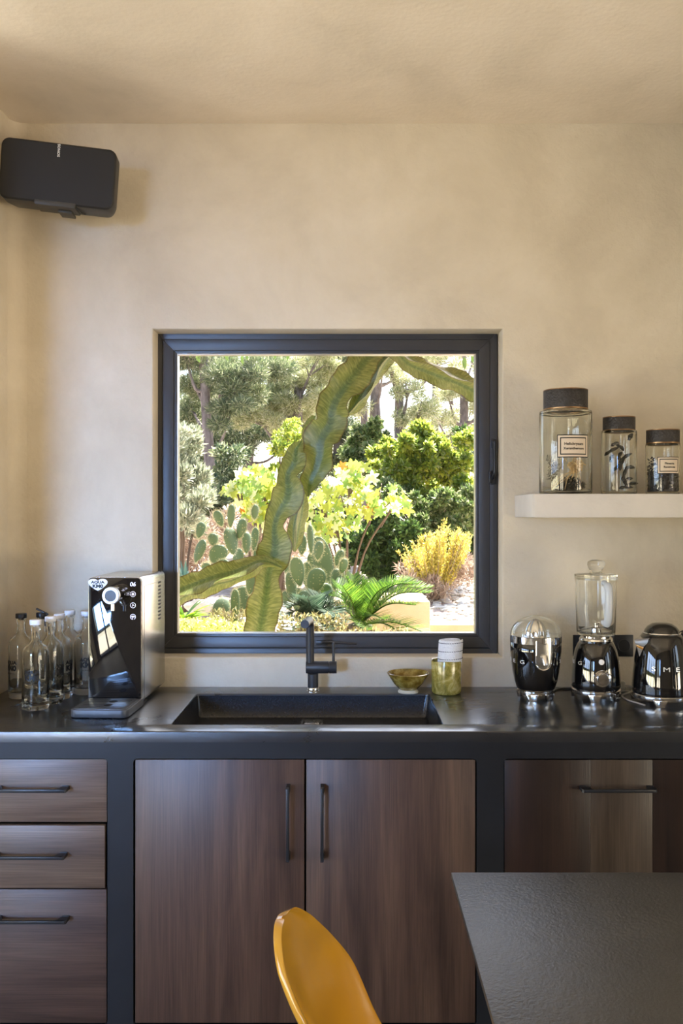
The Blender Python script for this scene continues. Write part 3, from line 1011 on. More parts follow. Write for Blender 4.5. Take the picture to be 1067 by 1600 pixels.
bm = B(); lathe(bm, [(0, 0.0), (0.046, 0.0), (0.049, 0.003), (0.0512, 0.010), (0.0508, 0.05), (0.0515, 0.108), (0.0505, 0.112), (0.0480, 0.111), (0.0465, 0.10), (0.0455, 0.012), (0, 0.010)], 48)
for v in bm.verts: v.co.z += 0.0012 * math.sin(3 * math.atan2(v.co.y, v.co.x)) * (v.co.z > 0.09)
obj('pot_body', bm, M['glaze2'], pot, 60)
tw = thing('rolled_towel', 'white cotton hand towel with dark stitched dashes, rolled up inside the green pot', 'towel', (pp.x + 0.005, 2.985, CZ + 0.011))
tw.rotation_euler = (0, R(3), 0)
TR, TH = 0.0435, 0.170
bm = B()
n = 150
inn, out = [], []
for k in range(n + 1):
    a = k / n * 2 * PI * 4.2
    rr = 0.006 + (TR - 0.006) * (k / n) + 0.0008 * math.sin(a * 3.1)
    out.append((rr * math.cos(a - 1.2), rr * math.sin(a - 1.2)))
th = 0.0066
inn = [(x * (1 - th / max(math.hypot(x, y), 0.009)), y * (1 - th / max(math.hypot(x, y), 0.009))) for x, y in out]
zs = [0.0, 0.004, 0.05, 0.10, TH - 0.006, TH - 0.001, TH]
prev = None
for zi, z in enumerate(zs):
    q = 0.0 if 0 < zi < 5 else (0.0012 if zi < 6 else 0.0026)
    ra = [bm.verts.new((x * (1 - q / TR), y * (1 - q / TR), z + 0.004 * x / TR)) for x, y in out]
    rb = [bm.verts.new((x * (1 + q / TR), y * (1 + q / TR), z + 0.004 * x / TR)) for x, y in inn]
    if prev:
        pa, pb = prev
        for k in range(n):
            bm.faces.new((pa[k], pa[k + 1], ra[k + 1], ra[k]))
            bm.faces.new((pb[k + 1], pb[k], rb[k], rb[k + 1]))
        bm.faces.new((pa[0], ra[0], rb[0], pb[0])); bm.faces.new((ra[-1], pa[-1], pb[-1], rb[-1]))
    if zi in (0, len(zs) - 1):
        for k in range(n): bm.faces.new((ra[k], ra[k + 1], rb[k + 1], rb[k]))
    prev = (ra, rb)
obj('towel_roll', bm, M['towel'], tw, 50)
for zr in (0.162, 0.134, 0.108):
    bm = B()
    for k in range(34):
        a = 2 * PI * k / 34
        rr = 0.006 + (TR - 0.006) * ((3.2 + ((a + 1.2 - 0.4 * PI) % (2 * PI)) / (2 * PI)) / 4.2) + 0.0006
        t = B(); box(t, -0.0027, 0.0027, -0.0008, 0.0008, -0.0009, 0.0009)
        merge(bm, t, Matrix.Rotation(a, 4, 'Z') @ Matrix.Translation((rr, 0, zr + 0.004 * rr * math.cos(a) / TR)) @ Matrix.Rotation(R(90), 4, 'Z'))
    tag(obj('stitching', bm, M['thread'], tw), 'row of dark dashed stitching', kind='stuff')

# ================================================================== SHELF JARS
SZ = 1.578 + 0.0002
def jar(label, px, w_, py_top, lid_px, lid_py0, lid_py1, D=2.93):
    root = thing('glass_jar', label, 'jar', ((px - 545) / F * D, D, SZ))
    s = D / F
    r, h = w_ / 2 * s, (771.5 - py_top) * s
    lr, l0, l1 = lid_px / 2 * s, (771.5 - lid_py1) * s, (771.5 - lid_py0) * s
    nr = lr * 0.88
    bm = B()
    lathe(bm, [(0, 0.002), (r * 0.9, 0.0), (r * 0.985, 0.002), (r, 0.008), (r, h - 0.012), (r * 0.985, h - 0.005), (nr + 0.003, h), (nr, h + 0.003), (nr, l0 + 0.02), (nr - 0.0025, l0 + 0.02),
               (nr - 0.0025, h), (r * 0.97 - 0.0025, h - 0.008), (r - 0.0028, h - 0.014), (r - 0.0028, 0.012), (r * 0.93, 0.007), (0, 0.006)], 48)
    obj('glass_body', bm, M['jar_glass'], root, 60)
    bm = B()
    lathe(bm, [(0, l0 + 0.0215), (lr - 0.002, l0 + 0.0215), (lr - 0.002, l0 + 0.004), (lr, l0 + 0.004), (lr, l1 - 0.004), (lr - 0.002, l1), (0, l1)], 48)
    lid = obj('lid', bm, M['lid'], root)
    bm = B()
    lathe(bm, [(lr - 0.002, l0), (lr + 0.0006, l0), (lr + 0.0008, l0 + 0.0045), (lr - 0.002, l0 + 0.0045)], 48, close=True)
    lathe(bm, [(lr - 0.002, l1 - 0.0026), (lr + 0.0004, l1 - 0.0026), (lr + 0.0002, l1 + 0.0004), (lr - 0.003, l1 + 0.0004)], 48, close=True)
    tag(obj('brass_rim', bm, M['brass'], lid), 'thin brass rims')
    return root, r, h
def paper_label(root, r, xoff, z0, z1, wd, lines):
    zc, hh_ = (z0 + z1) / 2, (z1 - z0)
    ang = math.asin(max(-0.95, min(0.95, xoff / r)))
    def pl(w_, h_, lift):
        bm = B()
        nn = 12
        vs = [[bm.verts.new((w_ * (i / nn - 0.5), lift_, zc + s * h_ / 2)) for i in range(nn + 1)] for lift_, s in ((-lift, -1), (-lift, 1), (-lift + 0.0003, 1), (-lift + 0.0003, -1))]
        for q in range(4):
            A, C_ = vs[q], vs[(q + 1) % 4]
            for i in range(nn): bm.faces.new((A[i], A[i + 1], C_[i + 1], C_[i]))
        bm.faces.new([v[0] for v in vs]); bm.faces.new([v[-1] for v in vs][::-1])
        return wrap(bm, lambda z: r, ang)
    L_ = obj('paper_label', pl(wd, hh_, 0.0004), M['ink'], root)
    bm = pl(wd * 0.95, hh_ * 0.92, 0.0008); obj('label_border', bm, M['paper'], L_)
    bm = pl(wd * 0.82, hh_ * 0.76, 0.0012); obj('label_line', bm, M['ink'], L_)
    bm = pl(wd * 0.76, hh_ * 0.66, 0.0016); obj('label_field', bm, M['paper'], L_)
    bm = B()
    for s, dz, sz in lines:
        merge(bm, text_bm(s, sz, 0.0004, 0.00025, 1.0), Matrix.Translation((0, -0.0019, zc + dz)))
    obj('lettering', wrap(bm, lambda z: r, ang), M['ink'], L_)
s_ = 2.93 / F
j1, r1_, h1_ = jar('large lidded glass jar, biggest on the shelf, with a framed label and dried flowers', 883.5, 81, 640, 68, 609, 640)
paper_label(j1, r1_, 3 * s_, (771.5 - 716) * s_, (771.5 - 681) * s_, 0.108, (('Helichrysum', 0.007, 0.0125), ('Xeranthemum', -0.008, 0.0115)))
j2, r2_, h2_ = jar('slim lidded glass jar between the other two on the shelf, holding dark curled pods', 967, 54, 670, 49, 651, 673)
j3, r3_, h3_ = jar('smallest lidded glass jar at the right, half filled with dark seeds', 1035.5, 52, 690, 50, 671, 693)
paper_label(j3, r3_, 1 * s_, (771.5 - 740) * s_, (771.5 - 714) * s_, 0.076, (('Pimenta', 0.0055, 0.0095), ('Racemosa', -0.006, 0.0092)))
# contents of the big jar
rnd = random.Random(5)
fl = thing('dried_flower_bundle', 'straw-coloured tangle of dried flower stems inside the large shelf jar', 'dried flowers', (j1.location.x, 2.93, SZ + 0.008))
bm = B()
hc = Vector((0.030, -0.025, 0.085))
for k in range(70):
    a, b_ = rnd.uniform(0, 2 * PI), rnd.uniform(0, PI)
    r_ = rnd.uniform(0.008, 0.026)
    c_ = hc + Vector((rnd.gauss(0, 0.010), rnd.gauss(0, 0.010), rnd.gauss(0, 0.008)))
    ax = Vector((rnd.gauss(0, 1), rnd.gauss(0, 1), rnd.gauss(0, 1))).normalized()
    e1 = ax.orthogonal().normalized(); e2 = ax.cross(e1)
    sw = rnd.uniform(1.5, 4.5)
    tube(bm, [c_ + e1 * (r_ * 0.8 * math.cos(a + sw * i / 7)) + e2 * (r_ * 0.6 * math.sin(a + sw * i / 7)) for i in range(8)], 0.0018, 4)
tag(obj('flower_head', bm, M['straw'], fl), kind='stuff')
bm = B()
for k in range(13):
    e = Vector((rnd.uniform(-0.055, 0.060), rnd.uniform(-0.04, 0.03), 0.004))
    tube(bm, spline([hc + Vector((rnd.gauss(0, 0.006), 0.01, -0.01)), (hc + e) / 2 + Vector((rnd.gauss(0, 0.008), rnd.gauss(0, 0.006), 0)), e], 4), 0.0011, 5)
tag(obj('flower_stems', bm, M['straw'], fl), kind='stuff')
def lumps(name, label, loc, spots, m, jit, cat, kindstuff=True):
    bm = B()
    for (x, y, z, r_) in spots:
        t = B()
        bmesh.ops.create_icosphere(t, subdivisions=2, radius=r_)
        for v in t.verts: v.co *= 1 + rnd.uniform(-jit, jit)
        merge(bm, t, Matrix.Translation((x, y, z)))
    o = obj(name, bm, m, None, 60)
    o.location = loc
    return tag(o, label, cat, kind='stuff' if kindstuff else None)
V_ = []
P_, d_ = clump_points([(0.014, -0.005, 0.018), (-0.012, 0.0, 0.012), (0.042, 0.0, 0.016)], [0.036, 0.022, 0.022], 1800, 0.2, 0.75)
P_[:, 2] = np.abs(P_[:, 2]) + 0.001
o = quads_mesh('dark_moss', leaves(P_, d_, 0.009, 0.0025), 4, M['moss'])
o.location = (j1.location.x, 2.93, SZ + 0.008)
tag(o, 'heap of dark grey moss on the bottom of the large jar', 'moss', kind='stuff')
P_, d_ = clump_points([(-0.045, 0.0, 0.05), (-0.035, 0.01, 0.078), (-0.05, 0.005, 0.105)], [0.016, 0.018, 0.014], 420, 0.1, 1.2)
o = quads_mesh('grey_sprig', leaves(P_, d_, 0.007, 0.002), 4, M['moss'])
o.location = (j1.location.x, 2.93, SZ + 0.008)
tag(o, 'fine grey sprig standing at the left inside the large jar', 'dried sprig', kind='stuff')
# curled pods in the slim jar
pods = [(-14, 705, 26, 30), (-3, 700, 14, -40), (-14, 716, 12, 80), (-2, 712, 14, 60), (8, 715, 26, 35), (3, 724, 22, 75), (-6, 730, 16, 40), (14, 731, 16, 5), (5, 741, 24, 70), (12, 750, 18, 20), (3, 752, 14, -60), (17, 757, 20, 15), (6, 762, 20, 5), (14, 683, 10, 80), (19, 680, 8, 70), (-8, 694, 12, 20)]
pods.sort(key=lambda q: q[1])
ORD = ['topmost', 'second from the top', 'third from the top', 'fourth from the top', 'fifth from the top', 'sixth from the top', 'seventh from the top', 'eighth from the top', 'eighth from the bottom', 'seventh from the bottom', 'sixth from the bottom', 'fifth from the bottom', 'fourth from the bottom', 'third from the bottom', 'second from the bottom', 'lowest']
for k, (dx_, py, ln, an) in enumerate(pods):
    l_ = ln * s_
    bm = B()
    c_, sn = math.cos(R(an)), math.sin(R(an))
    pts = [(c_ * l_ * (t - 0.5) - sn * 0.004 * math.sin(PI * t), 0.006 * math.sin(2.5 * t + k), sn * l_ * (t - 0.5) + c_ * 0.004 * math.sin(PI * t)) for t in (0, 0.2, 0.4, 0.6, 0.8, 1.0)]
    tube(bm, pts, [0.0018, 0.0062, 0.0042, 0.0066, 0.0052, 0.0014], 7)
    o = obj('curled_pod', bm, M['pod'])
    o.location = (j2.location.x + dx_ * s_, 2.93 + (-0.030 if k % 2 else -0.016), SZ + (771.5 - py) * s_)
    tag(o, 'dark curled pod in the slim shelf jar, %s of them' % ORD[k], 'dried pod', 'curled pods in the slim jar')
# seeds in the small jar
P = []
bm = B()
for k in range(900):
    z = rnd.uniform(0, 1)
    a = rnd.uniform(0, 2 * PI)
    rr = (r3_ - 0.0055) * math.sqrt(rnd.uniform(0.45, 1))
    top = 0.068 + 0.05 * (math.cos(a - PI) > 0.75) * rnd.random()
    zz = 0.0105 + z * top
    P.append((rr * math.cos(a), rr * math.sin(a), zz))
for p in P:
    t = B()
    bmesh.ops.create_icosphere(t, subdivisions=1, radius=0.0024)
    merge(bm, t, Matrix.Translation(p) @ Matrix.Rotation(rnd.uniform(0, 3), 4, 'X') @ Matrix.Diagonal((1.5, 1, 1, 1)))
lathe(bm, [(0, 0.009), (r3_ - 0.008, 0.009), (r3_ - 0.008, 0.070), (0, 0.076)], 24)
o = obj('dark_seeds', bm, M['seed'])
o.location = (j3.location.x, 2.93, SZ)
tag(o, 'dark blue-black seeds filling the lower half of the smallest jar', 'seeds', kind='stuff')

# ================================================================== APPLIANCES
AD = 2.90
def feet(root, r, z, m, n=3, a0=-100, step=(0, 120, 240)):
    bm = B()
    lathe(bm, [(r - 0.012, z), (r, z), (r + 0.0015, z + 0.004), (r + 0.0015, z + 0.012), (r - 0.004, z + 0.016), (r - 0.012, z + 0.016)], 48, close=True)
    ring_ = obj('chrome_base_ring', bm, m, root)
    for s in step:
        a = R(a0 + s)
        t = B()
        prism(t, [(-0.021, z + 0.004), (0.021, z + 0.004), (0.012, 0.0005), (-0.012, 0.0005)], -r - 0.0015, -r + 0.008, 'y', 0.001)
        bmesh.ops.transform(t, matrix=Matrix.Rotation(a + PI / 2, 4, 'Z'), verts=t.verts)
        obj('foot', t, m, root)
def letters(root, word, angs, z, size, rad, bold=0.0):
    for ch, a in zip(word, angs):
        t = text_bm(ch, size, 0.0018, bold)
        bmesh.ops.scale(t, vec=(1.25, 1, 0.8), verts=t.verts)
        bmesh.ops.translate(t, vec=(0, 0, z), verts=t.verts)
        obj('letter', wrap(t, rad, R(a)), M['letter'], root)

# citrus juicer
ju = thing('citrus_juicer', 'gloss black citrus juicer with clear dome lid and chrome cone, left of the blender', 'juicer', ((837 - 545) / F * AD, AD, CZ))
feet(ju, 0.0585, 0.018, M['chrome'], a0=-112, step=(0, 62, 150, 255))
jp = [(0.056, 0.030), (0.0620, 0.036), (0.0700, 0.060), (0.0765, 0.090), (0.0805, 0.125), (0.0825, 0.160), (0.0830, 0.186)]
bm = B(); lathe(bm, [(0, 0.030)] + jp + [(0.080, 0.188), (0, 0.188)], 56); obj('housing', bm, M['gloss_black'], ju, 60)
bm = B(); lathe(bm, [(0.080, 0.186), (0.0836, 0.1865), (0.0838, 0.208), (0.078, 0.210), (0.055, 0.200), (0, 0.198)], 56); tag(obj('juice_bowl', bm, M['chrome'], ju, 60), 'polished steel juice bowl')
bm = B()
cone = [(0.037, 0.200), (0.0365, 0.210), (0.034, 0.224), (0.028, 0.240), (0.018, 0.254), (0.007, 0.262), (0.0, 0.264)]
lathe(bm, cone, 60)
for v in bm.verts:
    a = math.atan2(v.co.y, v.co.x); rr = math.hypot(v.co.x, v.co.y)
    k_ = 1 - 0.13 * abs(math.cos(a * 5)) ** 3
    v.co.x *= k_; v.co.y *= k_
obj('reamer_cone', bm, M['chrome'], ju, 50)
bm = B()
dome_o = [(0.0826, 0.209)] + [(0.0826 * math.cos(R(a)), 0.209 + 0.064 * math.sin(R(a))) for a in (10, 20, 30, 40, 50, 60, 70, 80)] + [(0, 0.273)]
dome_i = [(0, 0.271)] + [(0.0806 * math.cos(R(a)), 0.209 + 0.062 * math.sin(R(a))) for a in (80, 70, 60, 50, 40, 30, 20, 10)] + [(0.0806, 0.209)]
lathe(bm, dome_o + dome_i, 56)
lathe(bm, [(0.0806, 0.209), (0.0826, 0.209)], 56)
bmesh.ops.remove_doubles(bm, verts=bm.verts, dist=1e-6)
obj('dome_lid', bm, M['glass'], ju, 60)
# spout: U-shaped recess
jr = interp(jp + [(0.0842, 0.20)])
bm = B()
sa = R(6)
def onj(x, z, lift): 
    a = -PI / 2 + sa + x / 0.083
    r_ = jr(z) + lift
    return (r_ * math.cos(a), r_ * math.sin(a), z)
U = [(-0.026, 0.200), (-0.026, 0.15), (-0.0255, 0.130)] + [(-0.0255 * math.cos(R(a)), 0.130 - 0.024 * math.sin(R(a))) for a in range(15, 180, 15)] + [(0.0255, 0.130), (0.026, 0.15), (0.026, 0.200)]
tube(bm, [onj(x, z, 0.001) for x, z in U], 0.0030, 8)
tag(obj('spout_rim', bm, M['chrome'], ju), 'chrome U-shaped spout rim')
bm = B()
inner = [(x * 0.9, z) for x, z in U]
vs = [bm.verts.new(onj(x, z, 0.0012)) for x, z in inner]
c0 = [bm.verts.new(onj(0, z, 0.004 if z > 0.12 else 0.003)) for z in (0.188, 0.15, 0.13, 0.115)]
half = len(vs) // 2
lv, rv = vs[:half + 1], vs[half:][::-1]
def cstrip(side):
    for i in range(len(side) - 1):
        zi, zj = side[i].co.z, side[i + 1].co.z
        a_ = min(range(4), key=lambda q: abs(c0[q].co.z - zi)); b_ = min(range(4), key=lambda q: abs(c0[q].co.z - zj))
        try:
            if a_ == b_: bm.faces.new((side[i], side[i + 1], c0[a_]))
            else: bm.faces.new((side[i], side[i + 1], c0[b_], c0[a_]))
        except ValueError: pass
cstrip(lv); cstrip(rv)
obj('spout', bm, M['steel'], ju, 60)
t = B()
tube(t, [onj(0, 0.15, 0.003), onj(0, 0.132, 0.016), onj(0, 0.124, 0.020)], [0.012, 0.010, 0.008], 12)
obj('spout_lip', t, M['chrome'], ju)
letters(ju, 'SMEGS', (-123, -97, -70, -44, 62), 0.128, 0.021, jr)

# blender
bl = thing('jug_blender', 'gloss black jug blender with clear jug and chrome dial, standing between juicer and kettle', 'blender', ((931 - 545) / F * AD, AD, CZ))
feet(bl, 0.0770, 0.020, M['chrome'], a0=-108, step=(0, 66, 150, 255))
bpf = [(0.0745, 0.034), (0.0790, 0.042), (0.0790, 0.060), (0.0770, 0.095), (0.0735, 0.130), (0.0670, 0.160), (0.0590, 0.180), (0.0530, 0.189)]
bm = B(); lathe(bm, [(0, 0.034)] + bpf + [(0, 0.190)], 56); obj('housing', bm, M['gloss_black'], bl, 60)
br = interp(bpf)
bm = B(); lathe(bm, [(0, 0.190), (0.0525, 0.190), (0.0545, 0.193), (0.0530, 0.199), (0.0490, 0.202), (0.049, 0.207), (0, 0.207)], 48); obj('collar', bm, M['chrome'], bl)
bm = B()
lathe(bm, [(0, 0.2075), (0.052, 0.2075), (0.0600, 0.211), (0.0625, 0.222), (0.0665, 0.380), (0.0685, 0.394), (0.0690, 0.403), (0.0660, 0.403), (0.0640, 0.385), (0.0605, 0.226), (0.056, 0.217), (0, 0.215)], 56)
jug = obj('jug', bm, M['glass'], bl, 60)
bm = B()
lathe(bm, [(0, 0.2155), (0.020, 0.2155), (0.018, 0.228), (0.007, 0.232), (0.006, 0.245), (0, 0.246)], 24)
for a in range(0, 360, 90):
    t = B(); box(t, 0.004, 0.032, -0.006, 0.006, 0, 0.0015)
    merge(bm, t, Matrix.Rotation(R(a), 4, 'Z') @ Matrix.Translation((0, 0, 0.236)) @ Matrix.Rotation(R(-25 if a % 180 else 18), 4, 'Y'))
obj('blade', bm, M['chrome'], bl)
ha = -PI / 2 + R(6)
def hp(r_, z): return (r_ * math.cos(ha), r_ * math.sin(ha), z)
bm = B()
tube(bm, spline([hp(0.064, 0.385), hp(0.080, 0.384), hp(0.103, 0.372), hp(0.107, 0.34), hp(0.105, 0.30), hp(0.100, 0.27), hp(0.086, 0.254), hp(0.062, 0.258)], 5), [0.009] * 8 + [0.0125] * 22 + [0.009] * 6, 12)
tag(obj('jug_handle', bm, M['silicone'], bl), 'pale grey jug handle')
bm = B()
lathe(bm, [(0, 0.392), (0.0655, 0.392), (0.0655, 0.4035), (0.0690, 0.4045), (0.0690, 0.4085), (0.060, 0.4105), (0.022, 0.412), (0.0175, 0.418), (0.024, 0.428), (0.0285, 0.440), (0.026, 0.450), (0.015, 0.456), (0, 0.457)], 48)
obj('jug_lid', bm, M['glass'], bl, 60)
def on(r, ang, x, z, d=0.0):
    """a dial facing outward at an angle: matrix that maps local (x, -y outward, z)"""
    return Matrix.Rotation(R(ang), 4, 'Z') @ Matrix.Translation((x, -r, z))
bm = B()
t = B(); ylathe(t, [(0, 0.004), (0.0275, 0.004), (0.0275, -0.003), (0.0262, -0.005), (0.0215, -0.006), (0.0200, -0.003), (0.0185, -0.003), (0.0185, -0.014), (0.0170, -0.017), (0.0, -0.0175)], 40, 0, 0)
merge(bm, t, on(br(0.079), -1, 0, 0.079))
tag(obj('dial', bm, M['chrome'], bl, 30), 'chrome speed dial')
bm = B()
t = B(); ylathe(t, [(0, 0.003), (0.009, 0.003), (0.009, -0.002), (0.0075, -0.004), (0, -0.0045)], 24, 0, 0)
merge(bm, t, on(br(0.131), -2, 0, 0.131))
obj('button', bm, M['white'], bl)
letters(bl, 'SMEGS', (-138, -112, -85, -58, 68), 0.122, 0.020, br)

# kettle
KD = 2.84
ke = thing('electric_kettle', 'gloss black electric kettle with chrome spout at the right edge of the worktop view', 'kettle', ((1034 - 545) / F * KD, KD, CZ))
feet(ke, 0.0945, 0.018, M['chrome'], a0=-112, step=(0, 74, 150, 255))
kp = [(0.0925, 0.033), (0.0930, 0.040), (0.0920, 0.070), (0.0890, 0.105), (0.0840, 0.145), (0.0765, 0.185), (0.0690, 0.210), (0.0610, 0.221)]
bm = B(); lathe(bm, [(0, 0.030), (0.090, 0.030)] + kp + [(0, 0.222)], 56); obj('housing', bm, M['gloss_black'], ke, 60)
kr = interp(kp)
bm = B(); lathe(bm, [(0, 0.2215), (0.0590, 0.2215), (0.0600, 0.224), (0.0590, 0.2265), (0, 0.2265)], 48); tag(obj('lid_ring', bm, M['chrome'], ke), 'chrome ring under the lid')
bm = B(); lathe(bm, [(0, 0.226), (0.0565, 0.226), (0.053, 0.235), (0.045, 0.245), (0.031, 0.254), (0.018, 0.257), (0, 0.2575)], 48); obj('lid', bm, M['gloss_black'], ke, 60)
bm = B()   # spout: V-shaped beak to the left (slightly towards the camera)
Mz = Matrix.Rotation(R(-74), 4, 'Z')
pts = {'tl': (-0.030, -kr(0.214) + 0.012, 0.214), 'tr': (0.030, -kr(0.214) + 0.012, 0.214), 'tip': (0, -0.103, 0.206), 'b': (0, -kr(0.150) - 0.0005, 0.150), 'ti': (0, -0.06, 0.210)}
v = {k: bm.verts.new(p) for k, p in pts.items()}
ml = bm.verts.new((-0.018, -kr(0.185) - 0.002, 0.185)); mr_ = bm.verts.new((0.018, -kr(0.185) - 0.002, 0.185)); mt = bm.verts.new((0, -0.0925, 0.182))
for f in ((v['tl'], v['tip'], mt, ml), (v['tip'], v['tr'], mr_, mt), (ml, mt, v['b']), (mt, mr_, v['b']), (v['tl'], v['ti'], v['tip']), (v['ti'], v['tr'], v['tip'])):
    bm.faces.new(f)
bmesh.ops.transform(bm, matrix=Mz, verts=bm.verts)
tag(obj('spout', bm, M['chrome'], ke, 25, flip=True), 'chrome triangular spout')
bm = B()
Mh = Matrix.Rotation(R(96), 4, 'Z')
hpts = [(0, -0.060, 0.216), (0, -0.085, 0.222), (0, -0.118, 0.215), (0, -0.140, 0.185), (0, -0.143, 0.14), (0, -0.132, 0.09), (0, -0.110, 0.062), (0, -0.086, 0.055)]
tube(bm, [Mh @ Vector(p) for p in spline(hpts, 5)], 0.0115, 14)
obj('kettle_handle', bm, M['gloss_black'], ke)
letters(ke, 'SMEG', (-36, -10, 13, 38), 0.119, 0.025, kr)

# wall sockets
sc_ = thing('wall_socket', 'square black double wall socket behind the blender', 'socket', ((941.5 - 545) / F * WY, WY, EYE - (1008.5 - 800) / F * WY))
bm = B()
for s in (-1, 1):
    box(bm, s * 0.0715 - 0.0335, s * 0.0715 + 0.0335, -0.009, -0.0005, -0.038, 0.038, 0.0015)
box(bm, -0.04, 0.04, -0.008, -0.0005, -0.038, 0.038, 0.001)
obj('cover_plate', bm, M['black'], sc_)
for s in (-1, 1):
    bm = B()
    ylathe(bm, [(0.0195, -0.0088), (0.0225, -0.0088), (0.0225, -0.0100), (0.0210, -0.0105), (0.0195, -0.0100)], 32, s * 0.0715, 0)
    ylathe(bm, [(0.0, -0.0091), (0.0195, -0.0091)], 32, s * 0.0715, 0)
    obj('socket_insert', bm, M['black'], sc_)
# leads
def cable(name, label, pts, m, r_=0.003):
    bm = B()
    P = spline(pts, 6)
    c = P[0].copy()
    tube(bm, [p - c for p in P], r_, 8)
    o = obj(name, bm, m)
    o.location = c
    return tag(o, label, 'cable')
zc_ = CZ + 0.0034
cable('power_cable', 'black power lead lying on the worktop between juicer and blender', [(0.655, 2.955, zc_), (0.69, 2.98, zc_), (0.72, 3.03, zc_), (0.765, 3.035, zc_), (0.80, 3.0, zc_)], M['cable'])
cable('power_cable', 'looped dark power lead at the left foot of the kettle', [(0.885, 2.955, zc_), (0.93, 3.0, zc_), (0.955, 2.985, zc_), (0.91, 2.93, zc_), (0.905, 2.86, zc_), (0.935, 2.78, zc_)], M['cable_w'], 0.0028)
pg = thing('power_plug', 'pale plug lying on the worktop between blender and kettle', 'plug', (0.935, 3.045, CZ))
bm = B(); box(bm, -0.024, 0.018, -0.016, 0.016, 0.0, 0.030, 0.006); obj('plug_body', bm, M['cable_w'], pg)
bm = B(); tube(bm, spline([(0.016, 0, 0.014), (0.035, -0.002, 0.012), (0.052, -0.012, 0.004)], 4), 0.003, 8); obj('plug_lead', bm, M['cable_w'], pg)

# ================================================================== TABLE AND CHAIR
tb = thing('dining_table', 'table with a dark grey-green leathered top in the right foreground', 'table', (1.12, 1.42, 0))
bm = B()
box(bm, 0.2185 - 1.12, 0.9, 1.00 - 1.42, 1.881 - 1.42, 0.738, 0.750, 0.0015)
obj('tabletop', bm, M['table'], tb)
bm = B()
box(bm, -0.82, 0.82, -0.36, 0.40, 0.700, 0.738)
obj('apron', bm, M['black'], tb)
for x in (-0.74, 0.80):
    for y in (-0.36, 0.38):
        bm = B(); box(bm, x - 0.02, x + 0.02, y - 0.02, y + 0.02, 0.0, 0.7, 0.002); obj('leg', bm, M['black'], tb)

ch = thing('shell_chair', 'mustard yellow moulded shell chair in the foreground drawn up to the table end', 'chair', (0.168, 1.50, -0.0), R(-8))
prof = [(0.225, 0.425, 0.17), (0.19, 0.437, 0.205), (0.10, 0.432, 0.222), (0.0, 0.422, 0.225), (-0.09, 0.422, 0.222), (-0.145, 0.445, 0.218), (-0.172, 0.50, 0.178),
        (-0.190, 0.56, 0.166), (-0.216, 0.65, 0.160), (-0.248, 0.715, 0.140), (-0.271, 0.762, 0.112), (-0.282, 0.793, 0.074), (-0.287, 0.807, 0.038), (-0.288, 0.811, 0.006)]
cp = spline([(a, b, 0) for a, b, c_ in prof], 4)
cw = [float(np.interp(i / 4, range(len(prof)), [p[2] for p in prof])) for i in range(len(cp))]
nU = 16
bm = B()
top, bot = [], []
for i, p in enumerate(cp):
    q = i / (len(cp) - 1)
    a = cp[max(i - 1, 0)]; b = cp[min(i + 1, len(cp) - 1)]
    tn = (b - a).normalized()
    nrm = Vector((-tn.y, 0, tn.x)) * -1        # towards the sitter
    if nrm.z < 0 and q < 0.4: nrm = -nrm
    if q >= 0.4 and nrm.x < 0: nrm = -nrm
    rt, rb = [], []
    for k in range(nU + 1):
        u_ = -1 + 2 * k / nU
        lift = (0.050 if q < 0.4 else float(np.interp(p.y, [0.5, 0.64, 0.74, 0.82], [0.06, 0.040, 0.022, 0.008]))) * abs(u_) ** 2.2 * min(1, cw[i] / 0.2) + (0.010 * max(0, abs(u_) - 0.85) / 0.15)
        base = Vector((p.x, u_ * cw[i], p.y)) + nrm * lift
        rt.append(bm.verts.new(base))
        edge = 0.010 + 0.006 * max(0, abs(u_) - 0.8) / 0.2
        rb.append(bm.verts.new(base - nrm * edge - Vector((0, math.copysign(0.002, u_) if abs(u_) > 0.9 else 0, 0))))
    top.append(rt); bot.append(rb)
for i in range(len(cp) - 1):
    for k in range(nU):
        bm.faces.new((top[i][k], top[i][k + 1], top[i + 1][k + 1], top[i + 1][k]))
        bm.faces.new((bot[i][k], bot[i + 1][k], bot[i + 1][k + 1], bot[i][k + 1]))
    bm.faces.new((top[i][0], top[i + 1][0], bot[i + 1][0], bot[i][0]))
    bm.faces.new((top[i][-1], bot[i][-1], bot[i + 1][-1], top[i + 1][-1]))
for k in range(nU):
    bm.faces.new((top[0][k], bot[0][k], bot[0][k + 1], top[0][k + 1]))
    bm.faces.new((top[-1][k], top[-1][k + 1], bot[-1][k + 1], bot[-1][k]))
o = obj('shell', bm, M['chair'], ch, 180)
ms = o.modifiers.new('sub', 'SUBSURF'); ms.levels = 1; ms.render_levels = 2
for x in (-1, 1):
    for y in (-1, 1):
        bm = B(); tube(bm, [(x * 0.10, y * 0.11, 0.405), (x * 0.22, y * 0.22, 0.0)], [0.011, 0.008], 12); obj('leg', bm, M['chair_leg'], ch)
bm = B()
for y in (-1, 1): tube(bm, [(-0.17, y * 0.165, 0.22), (0.17, y * 0.165, 0.22)], 0.005, 8)
tube(bm, [(0.0, -0.165, 0.22), (0.0, 0.165, 0.22)], 0.005, 8)
obj('leg_brace', bm, M['chair_leg'], ch)
bm = B(); box(bm, -0.12, 0.12, -0.12, 0.12, 0.402, 0.410); obj('seat_plate', bm, M['chair_leg'], ch)

